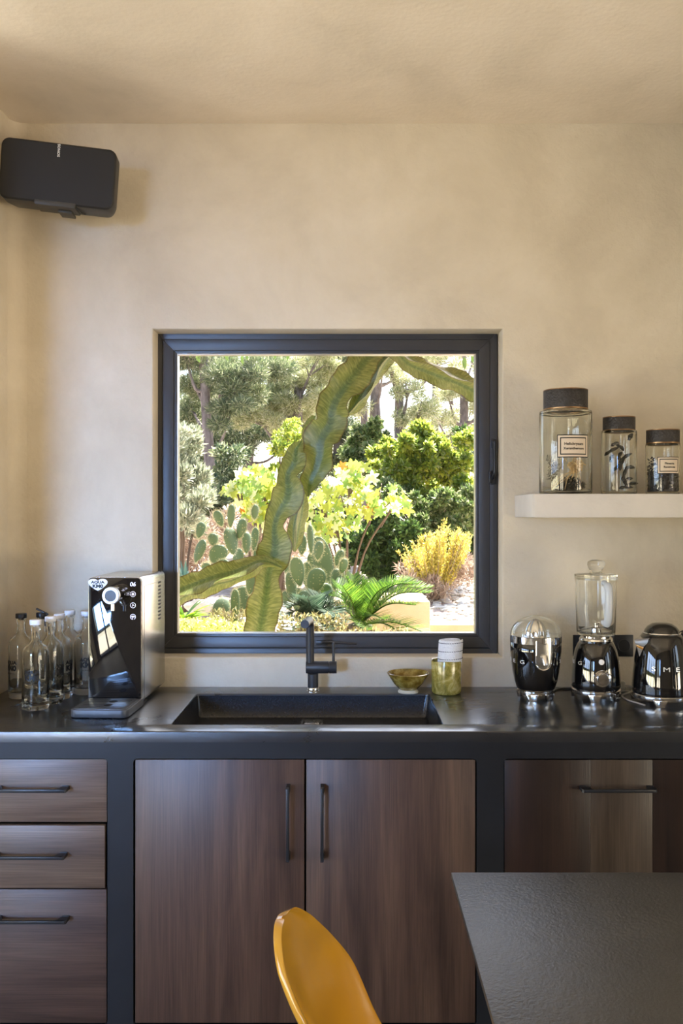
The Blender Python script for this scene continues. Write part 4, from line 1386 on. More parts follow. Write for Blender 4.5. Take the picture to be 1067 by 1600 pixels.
# ================================================================== GARDEN
def gh(x, y):
    """height of the garden ground"""
    if y < 3.40: return -0.06
    b = 0.36 + 0.20 * min(1, max(0, (y - 3.4) / 3.0))
    b += max(0, y - 13) * 0.035 + 0.03 * math.sin(x * 0.9 + y * 0.6) * min(1, (y - 3.4) / 4)
    return b
ys = [-30, -20, -12, -8, -5, 0, 3.38, 3.41, 4, 4.5, 5, 5.5, 6, 6.5, 7, 7.5, 8, 8.5, 9, 9.5, 10, 11, 12, 13, 14, 16, 18, 20, 24, 28, 34, 42, 55]
xs = [-60, -40, -25, -15, -10, -8, -6, -5, -4, -3, -2, -1, 0, 1, 2, 3, 4, 5, 6, 8, 10, 15, 25, 40, 60]
bm = B()
gv = [[bm.verts.new((x, y, gh(x, y))) for x in xs] for y in ys]
for i in range(len(ys) - 1):
    for k in range(len(xs) - 1):
        bm.faces.new((gv[i][k], gv[i][k + 1], gv[i + 1][k + 1], gv[i + 1][k]))
M['soil'] = noise_mat('dry_gravel_soil', ((0.30, (0.16, 0.11, 0.08)), (0.5, (0.40, 0.31, 0.26)), (0.68, (0.62, 0.54, 0.48))), scale=9, detail=10, rough=0.95, bump=1.0, bscale=30)
o = obj('garden_ground', bm, M['soil'])
o['kind'] = 'structure'

M['leaf_yellow'] = leaf_mat('fig_leaf_yellow', ((0.62, 0.60, 0.03), (0.78, 0.72, 0.06), (0.52, 0.62, 0.05), (0.84, 0.80, 0.30)), 0.6, 0.3)
M['leaf_olive'] = leaf_mat('leaf_lime', ((0.10, 0.17, 0.03), (0.32, 0.42, 0.06), (0.60, 0.62, 0.08), (0.22, 0.34, 0.05), (0.60, 0.60, 0.30)), 0.62)
M['leaf_dark'] = leaf_mat('leaf_dark', ((0.035, 0.075, 0.02), (0.09, 0.16, 0.04), (0.16, 0.26, 0.06)), 0.35)
M['leaf_mid'] = leaf_mat('leaf_mid', ((0.06, 0.11, 0.03), (0.15, 0.23, 0.06), (0.28, 0.35, 0.12), (0.46, 0.48, 0.28)), 0.4)
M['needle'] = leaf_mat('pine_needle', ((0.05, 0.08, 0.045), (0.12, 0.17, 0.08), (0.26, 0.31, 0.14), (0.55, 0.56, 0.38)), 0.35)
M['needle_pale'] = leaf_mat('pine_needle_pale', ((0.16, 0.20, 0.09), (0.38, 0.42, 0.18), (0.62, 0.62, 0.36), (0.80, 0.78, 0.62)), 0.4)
M['grey_leaf'] = leaf_mat('grey_green_leaf', ((0.22, 0.26, 0.18), (0.42, 0.46, 0.32), (0.60, 0.60, 0.46)), 0.3)
M['gorse'] = leaf_mat('yellow_bloom', ((0.72, 0.58, 0.06), (0.80, 0.70, 0.20), (0.50, 0.45, 0.12)), 0.45)
M['dry'] = leaf_mat('dry_scrub', ((0.30, 0.20, 0.15), (0.48, 0.36, 0.28), (0.62, 0.52, 0.40)), 0.3)
M['bark'] = noise_mat('pine_bark', ((0.3, (0.08, 0.065, 0.06)), (0.7, (0.30, 0.26, 0.25))), scale=12, stretch=(1, 1, 0.3), rough=0.9, bump=1.0, bscale=14)
M['twig'] = mat('twig_brown', (0.12, 0.085, 0.06), 0.8)
M['frond'] = leaf_mat('cycad_leaflet', ((0.035, 0.09, 0.015), (0.09, 0.20, 0.02), (0.22, 0.36, 0.04)), 0.4, 0.3)
M['frond_blue'] = leaf_mat('cycad_leaflet_blue', ((0.03, 0.07, 0.04), (0.08, 0.15, 0.09), (0.24, 0.32, 0.22)), 0.3, 0.35)
M['cream_wall'] = noise_mat('cream_render', ((0.3, (0.62, 0.46, 0.27)), (0.7, (0.74, 0.57, 0.36))), scale=5, rough=0.9, bump=0.2)
M['stone'] = noise_mat('pale_stone', ((0.3, (0.50, 0.46, 0.40)), (0.7, (0.80, 0.77, 0.70))), scale=8, rough=0.9, bump=0.5)

# --- euphorbia: winged stems
def euph_mat():
    m, nt, b = newmat('euphorbia_skin')
    N, L = nt.nodes.new, nt.links.new
    uv = N('ShaderNodeUVMap')
    sp = N('ShaderNodeSeparateXYZ')
    L(uv.outputs[0], sp.inputs[0])
    # x: 0 valley .. 1 wing edge ; y: metres along the stem
    mp = N('ShaderNodeCombineXYZ')
    ma = N('ShaderNodeMath'); ma.operation = 'MULTIPLY_ADD'      # slant the streaks
    ma.inputs[1].default_value = -0.03
    L(sp.outputs['X'], ma.inputs[0]); L(sp.outputs['Y'], ma.inputs[2])
    L(ma.outputs[0], mp.inputs['Y'])
    sx = N('ShaderNodeMath'); sx.operation = 'MULTIPLY'; sx.inputs[1].default_value = 0.02
    L(sp.outputs['X'], sx.inputs[0]); L(sx.outputs[0], mp.inputs['X'])
    n = N('ShaderNodeTexNoise')
    n.inputs['Scale'].default_value = 110
    n.inputs['Detail'].default_value = 4
    L(mp.outputs[0], n.inputs['Vector'])
    cr = N('ShaderNodeValToRGB')
    e = cr.color_ramp.elements
    e.new(0.5)
    for k, (p, c) in enumerate(((0.25, (0.095, 0.13, 0.032)), (0.5, (0.17, 0.215, 0.058)), (0.78, (0.33, 0.36, 0.14)))):
        e[k].position = p; e[k].color = (*c, 1)
    L(n.outputs['Fac'], cr.inputs[0])
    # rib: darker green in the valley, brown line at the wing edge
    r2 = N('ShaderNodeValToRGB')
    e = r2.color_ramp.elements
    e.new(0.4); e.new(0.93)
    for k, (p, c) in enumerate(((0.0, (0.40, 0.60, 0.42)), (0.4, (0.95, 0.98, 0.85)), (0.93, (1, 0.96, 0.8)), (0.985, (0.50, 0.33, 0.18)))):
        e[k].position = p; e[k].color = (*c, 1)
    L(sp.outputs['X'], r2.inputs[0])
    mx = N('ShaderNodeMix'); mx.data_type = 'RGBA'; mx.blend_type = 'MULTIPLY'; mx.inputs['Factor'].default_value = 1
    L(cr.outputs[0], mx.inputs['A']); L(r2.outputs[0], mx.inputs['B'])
    L(mx.outputs['Result'], b.inputs['Base Color'])
    b.inputs['Roughness'].default_value = 0.38
    b.inputs['Subsurface Weight'].default_value = 0.0
    tr = N('ShaderNodeBsdfTranslucent')
    L(mx.outputs['Result'], tr.inputs['Color'])
    ms = N('ShaderNodeMixShader'); ms.inputs[0].default_value = 0.3
    L(b.outputs[0], ms.inputs[1]); L(tr.outputs[0], ms.inputs[2])
    L(ms.outputs[0], nt.nodes['Material Output'].inputs['Surface'])
    bp = N('ShaderNodeBump'); bp.inputs['Strength'].default_value = 0.5; bp.inputs['Distance'].default_value = 0.004
    L(n.outputs['Fac'], bp.inputs['Height']); L(bp.outputs[0], b.inputs['Normal'])
    return m
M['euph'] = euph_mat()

def winged(root, name, pts, radii, wings=4, phase=0.0, seed=0, core=0.30, label=None, steps=14, wave=1.0, twist=0.0):
    """stem with thin wavy wings along a path; UV.x 0 in the valley .. 1 on the wing edge, UV.y metres along"""
    rn = random.Random(seed)
    P = spline(pts, steps)
    rad = [float(np.interp(i / steps, range(len(radii)), radii)) for i in range(len(P))]
    ph = [rn.uniform(0, 6) for _ in range(wings)]
    ph2 = [rn.uniform(0, 6) for _ in range(wings)]
    fr = []
    for i, p in enumerate(P):
        t_ = (P[min(i + 1, len(P) - 1)] - P[max(i - 1, 0)]).normalized()
        s_v = t_.cross(Vector((0, 1, 0))).normalized()
        fr.append((p, t_, s_v, s_v.cross(t_).normalized()))
    bm = B()
    uvl = bm.loops.layers.uv.new('UVMap')
    per = 12
    n = wings * per
    rings, meta = [], []
    s = 0.0
    for i, (p, t, sd_, u) in enumerate(fr):
        if i: s += (fr[i][0] - fr[i - 1][0]).length
        row = []
        for k in range(n):
            wi, f = divmod(k, per)
            f = f / per                        # 0..1 across one valley, wing at f=0
            e = abs(2 * f - 1)                 # 1 at wing edge, 0 in the valley
            w0 = wi if f < 0.5 else (wi + 1) % wings
            wob = 0.12 * math.sin(s * 46 + ph[w0]) + 0.08 * math.sin(s * 95 + ph2[w0])
            swing = 0.45 * wave * math.sin(s * 26 + ph2[w0] * 1.7) * e ** 2
            edge = 1 + wob * wave
            r_ = rad[i] * (core + (edge - core) * e ** 2.3)
            # thin wings: squeeze angle towards the wing
            g_ = 0.5 + 0.5 * math.copysign(abs(2 * f - 1) ** 0.42, 2 * f - 1)
            a = phase + twist * s + 2 * PI * (wi + g_) / wings + swing
            row.append(bm.verts.new(p + sd_ * (r_ * math.cos(a)) + u * (r_ * math.sin(a))))
            if i == 0: meta.append(e)
        rings.append((row, s))
    def put(fv, vals):
        f_ = bm.faces.new(fv)
        for lp, q in zip(f_.loops, vals): lp[uvl].uv = q
    for (A, sa_), (C_, sb) in zip(rings, rings[1:]):
        for k in range(n):
            k2 = (k + 1) % n
            put((A[k], A[k2], C_[k2], C_[k]), ((meta[k], sa_), (meta[k2], sa_), (meta[k2], sb), (meta[k], sb)))
    for (row, s_e), pp_ in ((rings[0], fr[0][0]), (rings[-1], fr[-1][0])):
        c_ = bm.verts.new(pp_)
        for k in range(n): put((row[k], row[(k + 1) % n], c_), ((meta[k], s_e), (meta[(k + 1) % n], s_e), (0, s_e)))
    bmesh.ops.translate(bm, vec=-Vector(root.location), verts=bm.verts)
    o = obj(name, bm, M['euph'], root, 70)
    if label: o['label'] = label
    return o
ED = 4.05
eb = at(410, 990, ED)
eu = thing('candelabra_euphorbia', 'giant leaning winged green cactus-like euphorbia just outside the window', 'euphorbia', (eb.x, ED, gh(eb.x, ED)))
q_ = ED / F
def edges(name, rows, dd, wings, seed, label, wave=0.35, vert=True, phase=-PI / 6, ext=()):
    """rows (left px, right px, y) of a stem's two silhouette wings, or (x, top, bottom) when it runs sideways"""
    pts, rad = list(e[0] for e in ext), list(e[1] for e in ext)
    for a, b, c_ in rows:
        if vert: pts.append(at((a + b) / 2, c_, ED + dd)); rad.append((b - a) / 2 * q_ / 0.88)
        else: pts.append(at(a, (b + c_) / 2, ED + dd)); rad.append((c_ - b) / 2 * q_ / 0.88)
    winged(eu, name, pts, rad, wings, phase, seed, label=label, wave=wave)
edges('stem', [(380, 436, 1012), (381, 434, 983), (386, 438, 958), (390, 441, 936), (397, 440, 912), (399, 441, 895), (402, 455, 868), (405, 456, 850), (412, 446, 824), (418, 452, 803), (423, 474, 780), (427, 475, 762), (434, 466, 742), (441, 480, 722), (450, 476, 704), (463, 475, 693), (470, 473, 688)],
      0.0, 3, 1, 'lower stem ending in a blue-green tip', ext=[((eb.x, ED, gh(eb.x, ED) - 0.02), 0.085)])
edges('stem', [(479, 484, 776), (470, 500, 757), (472, 512, 738), (476, 524, 715), (474, 532, 690), (490, 542, 666), (492, 547, 645), (503, 552, 625), (514, 566, 606), (530, 586, 583), (546, 598, 565), (566, 614, 545), (590, 640, 515), (600, 640, 470)],
      0.10, 3, 2, 'upper stem leaning right across the window', wave=0.5, phase=-PI / 6 + 0.15)
edges('stem', [(458, 462, 862), (450, 472, 846), (448, 478, 825), (452, 482, 805), (458, 482, 788), (466, 480, 774), (470, 478, 762)],
      0.13, 3, 5, 'small lobe emerging behind the lower stem', wave=0.3, phase=0.5)
edges('stem', [(540, 546, 648), (544, 562, 638), (554, 580, 618), (570, 596, 592), (586, 612, 566), (600, 630, 545)],
      0.20, 3, 6, 'short dark side wing beside the upper stem', wave=0.5, phase=0.3)
edges('stem', [(474, 492, 700), (470, 496, 680), (478, 500, 662), (488, 498, 650)],
      0.22, 3, 7, 'blue-green lobe half hidden behind the upper stem', wave=0.3, phase=0.2)
edges('arm', [(598, 505, 530), (618, 528, 556), (640, 548, 582), (665, 560, 592), (690, 566, 604), (715, 577, 612), (745, 590, 626), (780, 612, 630)],
      -0.05, 3, 3, 'arm drooping right at the top of the window', vert=False, wave=0.45, phase=0.6)
edges('arm', [(440, 884, 890), (420, 872, 888), (404, 868, 892), (385, 872, 908), (362, 878, 922), (338, 884, 928), (312, 893, 938), (290, 902, 946), (268, 910, 958), (235, 925, 955)],
      -0.10, 3, 4, 'arm reaching left from the lower stem', vert=False, wave=0.4, phase=0.75)

# --- prickly pears
def pear_mat():
    m, nt, b = newmat('prickly_pear_skin')
    N, L = nt.nodes.new, nt.links.new
    tc = N('ShaderNodeTexCoord')
    v = N('ShaderNodeTexVoronoi'); v.inputs['Scale'].default_value = 52
    v.inputs['Randomness'].default_value = 0.5
    L(tc.outputs['Object'], v.inputs['Vector'])
    cr = N('ShaderNodeValToRGB')
    e = cr.color_ramp.elements
    e[0].position = 0.14; e[0].color = (0.36, 0.36, 0.20, 1)
    e[1].position = 0.24; e[1].color = (0.115, 0.185, 0.095, 1)
    L(v.outputs['Distance'], cr.inputs[0]); L(cr.outputs[0], b.inputs['Base Color'])
    b.inputs['Roughness'].default_value = 0.55
    t = N('ShaderNodeBsdfTranslucent'); L(cr.outputs[0], t.inputs['Color'])
    mx = N('ShaderNodeMixShader'); mx.inputs[0].default_value = 0.22
    L(b.outputs[0], mx.inputs[1]); L(t.outputs[0], mx.inputs[2])
    L(mx.outputs[0], nt.nodes['Material Output'].inputs['Surface'])
    return m
M['pear'] = pear_mat()
M['spine'] = mat('spine_fringe', (0.50, 0.50, 0.34), 0.6)
def pear(label, D, pads, basepx):
    b0 = at(basepx, 980, D)
    root = thing('prickly_pear', label, 'cactus', (b0.x, D, gh(b0.x, D)))
    rn = random.Random(basepx)
    for (px, py, w_, h_, an) in pads:
        dd = rn.uniform(-0.30, 0.30)
        Dp = D + dd
        c_ = at(px, py, Dp)
        a_, b_, t_ = w_ / 2 / F * Dp, h_ / 2 / F * Dp, 0.018
        yaw = rn.uniform(-45, 45)
        a_ = a_ / max(0.7, math.cos(R(yaw)))
        t = B()
        bmesh.ops.create_uvsphere(t, u_segments=18, v_segments=10, radius=1)
        for v in t.verts:
            x, y, z = v.co
            k = 0.80 + 0.20 * z + (0.0 if z > -0.6 else (z + 0.6) * 0.4)
            v.co = (x * a_ * k, math.copysign(abs(y) ** 0.8, y) * t_, z * b_)
        mt = Matrix.Rotation(R(an), 4, 'Y') @ Matrix.Rotation(R(yaw), 4, 'Z') @ Matrix.Rotation(R(rn.uniform(-14, 14)), 4, 'X')
        bmesh.ops.transform(t, matrix=mt, verts=t.verts)
        bmesh.ops.translate(t, vec=c_ - Vector(root.location), verts=t.verts)
        pad = obj('pad', t, M['pear'], root, 80)
        # fringe of pale spines round the rim
        V = []
        for k in range(64):
            a = 2 * PI * k / 64
            zz = math.sin(a)
            kk = 0.80 + 0.20 * zz + (0.0 if zz > -0.6 else (zz + 0.6) * 0.4)
            for q in range(2):
                p0 = Vector((math.cos(a) * a_ * kk, rn.uniform(-0.006, 0.006), zz * b_))
                d0 = Vector((math.cos(a + rn.uniform(-0.6, 0.6)), rn.uniform(-0.6, 0.6), math.sin(a + rn.uniform(-.6, .6)))) * rn.uniform(0.010, 0.022)
                sdv = Vector((-math.sin(a), 0, math.cos(a))) * 0.0016
                for vv in (p0 - sdv, p0 + sdv, p0 + d0):
                    V.append(tuple(mt @ vv + c_ - Vector(root.location)))
        sp_o = quads_mesh('spine_fringe', np.array(V), 3, M['spine'], pad)
        sp_o['kind'] = 'stuff'
    return root
pear('tall prickly pear cactus left of the leaning euphorbia', 5.6,
     [(313, 828, 17, 26, 15), (342, 810, 17, 26, -20), (361, 806, 14, 36, 4), (333, 843, 18, 20, -10), (361, 845, 22, 44, 0), (377, 826, 18, 32, 10), (312, 861, 19, 38, 12), (340, 866, 30, 32, 35),
      (385, 848, 15, 34, 8), (398, 842, 14, 36, 5), (394, 906, 24, 46, 14), (347, 948, 32, 26, -50), (380, 938, 30, 44, 5), (367, 950, 16, 60, 0), (352, 893, 28, 40, -14), (326, 893, 22, 30, -20),
      (404, 872, 18, 36, -6), (372, 878, 22, 42, 4), (405, 955, 20, 40, 10), (398, 800, 12, 24, 0)], 368)
pear('broad prickly pear cactus right of the leaning euphorbia, behind the tap', 5.5,
     [(485, 842, 11, 46, 0), (506, 883, 38, 92, -14), (489, 876, 22, 34, 8), (455, 916, 19, 46, 0), (465, 893, 26, 46, -10), (493, 908, 34, 42, 20), (476, 936, 30, 26, 40), (530, 872, 14, 26, 24), (536, 884, 15, 24, 12),
      (449, 938, 18, 30, -10), (472, 851, 17, 32, -6), (498, 860, 18, 30, 0), (466, 940, 26, 44, -5), (448, 880, 16, 40, 0), (508, 928, 30, 34, -20), (525, 905, 20, 34, 10), (480, 900, 20, 44, 0)], 480)

# --- big-leaved yellow shrubs : every leaf its own piece
def lobed_leaf(name):
    out = []
    for k in range(20):
        a = 2 * PI * k / 20
        r_ = 0.5 * (0.72 + 0.28 * math.cos(5 * a) ** 1) if True else 0.5
        out.append((r_ * math.sin(a), r_ * math.cos(a) + 0.32))
    me = bpy.data.meshes.new(name)
    V = [(0, 0.32, 0.02)] + [(x, y, -0.10 * (abs(x) + abs(y - 0.32)) ** 1.5 + 0.02 * math.sin(9 * x)) for x, y in out]
    me.from_pydata(V, [], [(0, 1 + k, 1 + (k + 1) % 20) for k in range(20)])
    me.polygons.foreach_set('use_smooth', [True] * 20)
    return me
LM = {}
for key, cols in (('yellow', (0.41, 0.46, 0.07)), ('pale', (0.60, 0.65, 0.36)), ('lime', (0.23, 0.36, 0.07)), ('orange', (0.55, 0.20, 0.03))):
    me = lobed_leaf('leaf_' + key)
    me.materials.append(leaf_mat('broad_leaf_' + key, (cols, tuple(min(1, c * 1.12) for c in cols)), 0.45, 0.3))
    LM[key] = me
def big_leaf_shrub(label, D, regions, nleaf, base, seed):
    rn = random.Random(seed)
    b0 = at(base[0], base[1], D)
    root = thing('broad_leaved_shrub', label, 'shrub', (b0.x, D, gh(b0.x, D)))
    bm = B()
    for (cx_, cy_, rx, ry) in regions:
        p = at(cx_, cy_, D) - Vector(root.location)
        m_ = Vector((p.x * 0.35, rn.uniform(-0.1, 0.1), p.z * 0.6))
        tube(bm, spline([(0, 0, 0), m_, p], 5), [0.012] * 5 + [0.008] * 5 + [0.004], 7)
        for k in range(5):
            e = at(cx_ + rn.uniform(-rx, rx), cy_ + rn.uniform(-ry, ry), D + rn.uniform(-0.3, 0.3)) - Vector(root.location)
            tube(bm, [m_.lerp(p, rn.uniform(0.4, 1)), (p + e) / 2 + Vector((0, 0, 0.04)), e], [0.006, 0.004, 0.002], 5)
    obj('branches', bm, M['twig'], root)
    wts = [rx * ry for (_, _, rx, ry) in regions]
    for k in range(nleaf):
        cx_, cy_, rx, ry = rn.choices(regions, wts)[0]
        a, rr = rn.uniform(0, 2 * PI), math.sqrt(rn.random())
        c_ = at(cx_ + rx * rr * math.cos(a), cy_ + ry * rr * math.sin(a), D + rn.uniform(-0.35, 0.35))
        key = rn.choices(('yellow', 'pale', 'lime', 'orange'), (5, 3, 4, 0.15))[0]
        o = bpy.data.objects.new('leaf', LM[key])
        COL.objects.link(o)
        o.parent = root
        o.location = c_ - Vector(root.location)
        s = rn.uniform(0.075, 0.125) * D / 6.4
        o.scale = (s, s, s)
        o.rotation_euler = (R(rn.uniform(-150, -40)), R(rn.uniform(-45, 45)), R(rn.uniform(-60, 60)))
    return root
big_leaf_shrub('yellow broad-leaved shrub seen left of the leaning euphorbia', 6.6, [(368, 756, 24, 26), (404, 752, 36, 26), (398, 788, 22, 22), (420, 775, 20, 34), (408, 805, 10, 14)], 200, (400, 960), 11)
big_leaf_shrub('yellow broad-leaved shrub seen right of the leaning euphorbia', 7.1, [(500, 790, 34, 36), (545, 775, 42, 42), (596, 776, 44, 22), (528, 828, 34, 20), (548, 740, 34, 22), (622, 782, 20, 14), (480, 780, 14, 22)], 290, (540, 960), 12)

# --- generic shrubs and trees
def shrub(name, label, cat, D, blobs, n, L_, W_, m, base_px, shell=0.5, jitter=0.8, up=0.2, squash=0.9, stems=6, seed=0, group=None, depth=0.6):
    rn = random.Random(seed)
    b0 = at(base_px, 900, D)
    root = thing(name, label, cat, (b0.x, D, gh(b0.x, D)), 0, group)
    L0 = Vector(root.location)
    C_, Rr = [], []
    for (px, py, rpx) in blobs:
        rad_ = rpx / F * D
        for k in range(9):
            f = rn.uniform(0.22, 0.55)
            c_ = at(px + rn.uniform(-0.85, 0.85) * rpx, py + rn.uniform(-0.8, 0.8) * rpx, D + rn.uniform(-depth, depth))
            C_.append(tuple(c_ - L0)); Rr.append(rad_ * f)
    P, d = clump_points(C_, Rr, n, shell, squash)
    P[:, 2] = np.maximum(P[:, 2], 0.0)
    f = quads_mesh('foliage', leaves(P, d, L_, W_, jitter, up), 4, m, root)
    f['kind'] = 'stuff'
    bm = B()
    for k in range(stems):
        c_ = Vector(C_[rn.randrange(len(C_))])
        tube(bm, spline([(rn.uniform(-0.1, 0.1), rn.uniform(-0.1, 0.1), -0.02), Vector((c_.x * 0.45, c_.y * 0.45, c_.z * 0.55)), c_], 4), [0.02] * 4 + [0.012] * 4 + [0.004], 6)
    obj('stems', bm, M['twig'], root)
    return root
shrub('lime_shrub', 'large bright lime-green shrub below the two pine trunks', 'shrub', 12.0, [(608, 712, 26), (640, 690, 28), (668, 684, 22), (690, 708, 26), (722, 696, 18), (735, 680, 14), (655, 720, 34), (620, 745, 30), (700, 735, 30), (660, 760, 30), (725, 725, 18)], 34000, 0.075, 0.040, M['leaf_olive'], 660, seed=1, shell=0.15)
shrub('green_shrub', 'rounded mid-green shrub right of the leaning euphorbia, left of the lime shrub', 'shrub', 14.2, [(572, 676, 18), (556, 700, 22), (588, 694, 18), (570, 730, 24)], 9000, 0.085, 0.045, M['leaf_mid'], 570, seed=2, shell=0.2)
shrub('dark_shrub', 'dark green rounded shrub at the path edge behind the sago palm', 'shrub', 10.4, [(575, 830, 36), (600, 860, 34), (560, 865, 30), (628, 850, 30), (610, 815, 30), (590, 880, 24)], 15000, 0.065, 0.036, M['leaf_dark'], 595, seed=3, shell=0.2)
shrub('dark_shrub', 'tall dark green shrub at the right edge of the window view', 'shrub', 15.0, [(725, 790, 40), (735, 840, 44), (745, 700, 34), (750, 740, 34), (700, 840, 40), (770, 780, 50)], 16000, 0.10, 0.05, M['leaf_dark'], 735, seed=4, shell=0.2)
shrub('pale_shrub', 'grey-green small-leaved shrub between the lime shrub and the yellow gorse', 'shrub', 10.9, [(600, 770, 24), (640, 785, 28), (680, 790, 28), (715, 780, 26), (735, 810, 26), (660, 815, 28), (700, 830, 26), (740, 770, 22), (640, 840, 26)], 24000, 0.06, 0.032, M['leaf_mid'], 680, seed=6, shell=0.2)
shrub('lime_shrub', 'small lime-green shrub peeping over the left yellow shrub', 'shrub', 9.5, [(442, 692, 13), (455, 668, 11), (432, 706, 11), (462, 680, 9), (425, 740, 20)], 2600, 0.06, 0.03, M['leaf_olive'], 440, seed=5)
shrub('grey_conifer', 'pale grey-green feathery conifer at the left edge of the window view', 'conifer', 8.0, [(290, 690, 20), (292, 720, 28), (290, 760, 34), (285, 800, 36), (262, 740, 34), (270, 790, 36)], 16000, 0.07, 0.018, M['grey_leaf'], 285, jitter=0.35, up=0.9, seed=7)
shrub('dry_scrub', 'dry pinkish-brown scrub at the left behind the prickly pear', 'scrub', 9.0, [(290, 830, 24), (300, 860, 26), (320, 840, 26), (280, 870, 22), (350, 830, 26), (400, 830, 34), (440, 850, 30)], 9000, 0.09, 0.014, M['dry'], 300, jitter=0.6, up=0.6, seed=8)
shrub('dry_scrub', 'low grey-brown dry scrub beneath the yellow gorse', 'scrub', 9.6, [(640, 895, 18), (680, 905, 22), (715, 900, 20), (735, 890, 20), (660, 905, 18)], 5000, 0.08, 0.012, M['dry'], 690, jitter=0.6, up=0.5, seed=9)
shrub('leaf_litter_bush', 'dark bushy undergrowth at the foot of the left pines', 'undergrowth', 11.5, [(350, 770, 34), (320, 790, 30), (380, 740, 40), (430, 760, 40), (470, 740, 40), (500, 800, 40), (420, 820, 40)], 16000, 0.09, 0.025, M['needle'], 400, seed=10)
# yellow gorse: upright flowering spikes
rn = random.Random(21)
D = 9.4
gb = at(680, 915, D)
gr = thing('yellow_gorse', 'upright yellow-flowering broom bush beside the gravel path at the right', 'shrub', (gb.x, D, gh(gb.x, D)))
bm = B(); PP, DD = [], []
for k in range(150):
    ex = rn.choice((rn.gauss(668, 20), rn.gauss(690, 22), rn.gauss(722, 6)))
    ex = min(735, max(622, ex))
    topy = 842 - 26 * math.exp(-((ex - 700) / 16) ** 2) + 0.35 * max(0, 665 - ex) + rn.uniform(-8, 26)
    e = at(ex, topy, D + rn.uniform(-0.4, 0.4)) - Vector(gr.location)
    m_ = Vector((e.x * 0.55, e.y * 0.5, e.z * 0.45))
    P = spline([(rn.gauss(0, 0.05), rn.gauss(0, 0.05), 0), m_, e], 6)
    tube(bm, P, 0.003, 4)
    for q in range(5, len(P)):
        for _ in range(14):
            PP.append(tuple(P[q - 1].lerp(P[q], rn.random()) + Vector((rn.gauss(0, 0.012), rn.gauss(0, 0.012), 0)))); DD.append((0, 0, 0.8))
obj('stems', bm, M['dry'], gr)
o = quads_mesh('blossom', leaves(np.array(PP), np.array(DD), 0.035, 0.014, 0.6, 0.3), 4, M['gorse'], gr); o['kind'] = 'stuff'

# pines and background trees
def pine(label, px, D, lean, r_, clumps, n, m, seed, top=6.5, name='pine_tree', L_=0.105, W_=0.012, jitter=0.55, nb=9):
    rn = random.Random(seed)
    b0 = at(px, 800, D)
    z0 = gh(b0.x, D)
    root = thing(name, label, 'tree', (b0.x, D, z0))
    L0 = Vector(root.location)
    bm = B()
    P = spline([(0, 0, -0.1), (lean * 0.35, 0, top * 0.35), (lean * 0.6, 0.1, top * 0.65), (lean, 0, top)], 6)
    tube(bm, P, [r_ * (1 - 0.55 * i / (len(P) - 1)) for i in range(len(P))], 10)
    for v in bm.verts: v.co += Vector((rn.gauss(0, r_ * 0.05), rn.gauss(0, r_ * 0.05), 0))
    obj('trunk', bm, M['bark'], root)
    C_, Rr = [], []
    bm = B()
    for (cx_, cy_, rpx) in clumps:
        rad_ = rpx / F * D
        c0 = at(cx_, cy_, D + rn.uniform(-1.0, 1.0)) - L0
        for k in range(6):
            c_ = c0 + Vector((rn.uniform(-0.8, 0.8), rn.uniform(-0.9, 0.9), rn.uniform(-0.5, 0.5))) * rad_
            C_.append(tuple(c_)); Rr.append(rad_ * rn.uniform(0.3, 0.55))
        hgt = max(0.3, min(0.92, (c0.z - 0.5) / top))
        s0 = P[int(hgt * (len(P) - 1))]
        tube(bm, spline([s0, (s0 + c0) / 2 + Vector((0, 0, rn.uniform(-0.3, 0.1))), c0], 5), [0.045] * 3 + [0.03] * 4 + [0.02] * 3 + [0.008], 6)
        for k in range(5):
            e = Vector(C_[-1 - k])
            tube(bm, [c0.lerp(s0, 0.3), (c0 + e) / 2, e], [0.014, 0.010, 0.005], 5)
    obj('branches', bm, M['bark'], root)
    P_, d = clump_points(C_, Rr, int(n * 1.9), 0.2, 0.6)
    f = quads_mesh('foliage', leaves(P_, d, L_, W_, jitter, 0.25), 4, m, root)
    f['kind'] = 'stuff'
    return root
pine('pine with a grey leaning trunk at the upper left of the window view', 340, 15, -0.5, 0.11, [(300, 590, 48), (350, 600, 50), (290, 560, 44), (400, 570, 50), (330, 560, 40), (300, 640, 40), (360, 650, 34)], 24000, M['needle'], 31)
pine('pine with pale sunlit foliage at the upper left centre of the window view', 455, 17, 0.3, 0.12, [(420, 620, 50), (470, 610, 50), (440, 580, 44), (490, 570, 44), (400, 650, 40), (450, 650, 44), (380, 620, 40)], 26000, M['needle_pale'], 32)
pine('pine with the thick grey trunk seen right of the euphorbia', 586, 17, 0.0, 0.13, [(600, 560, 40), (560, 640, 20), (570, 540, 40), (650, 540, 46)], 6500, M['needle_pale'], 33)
pine('slim pine trunk seen just left of the thick grey one', 569, 18, 0.0, 0.09, [(550, 560, 34), (520, 600, 34)], 6000, M['needle'], 34)
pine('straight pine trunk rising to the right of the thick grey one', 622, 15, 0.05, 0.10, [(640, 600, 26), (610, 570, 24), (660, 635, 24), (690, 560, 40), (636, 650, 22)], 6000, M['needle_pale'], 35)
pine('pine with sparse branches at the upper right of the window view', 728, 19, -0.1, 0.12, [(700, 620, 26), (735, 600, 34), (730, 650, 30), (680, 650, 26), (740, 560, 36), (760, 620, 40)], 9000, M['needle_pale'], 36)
pine('dark bluish pine far back at the left of the window view', 380, 23, 0.4, 0.16, [(340, 690, 60), (400, 690, 60), (300, 720, 60), (450, 690, 50), (370, 640, 60), (480, 650, 60), (310, 650, 60), (420, 560, 60), (350, 560, 60)], 30000, M['needle'], 37, L_=0.14, W_=0.022)
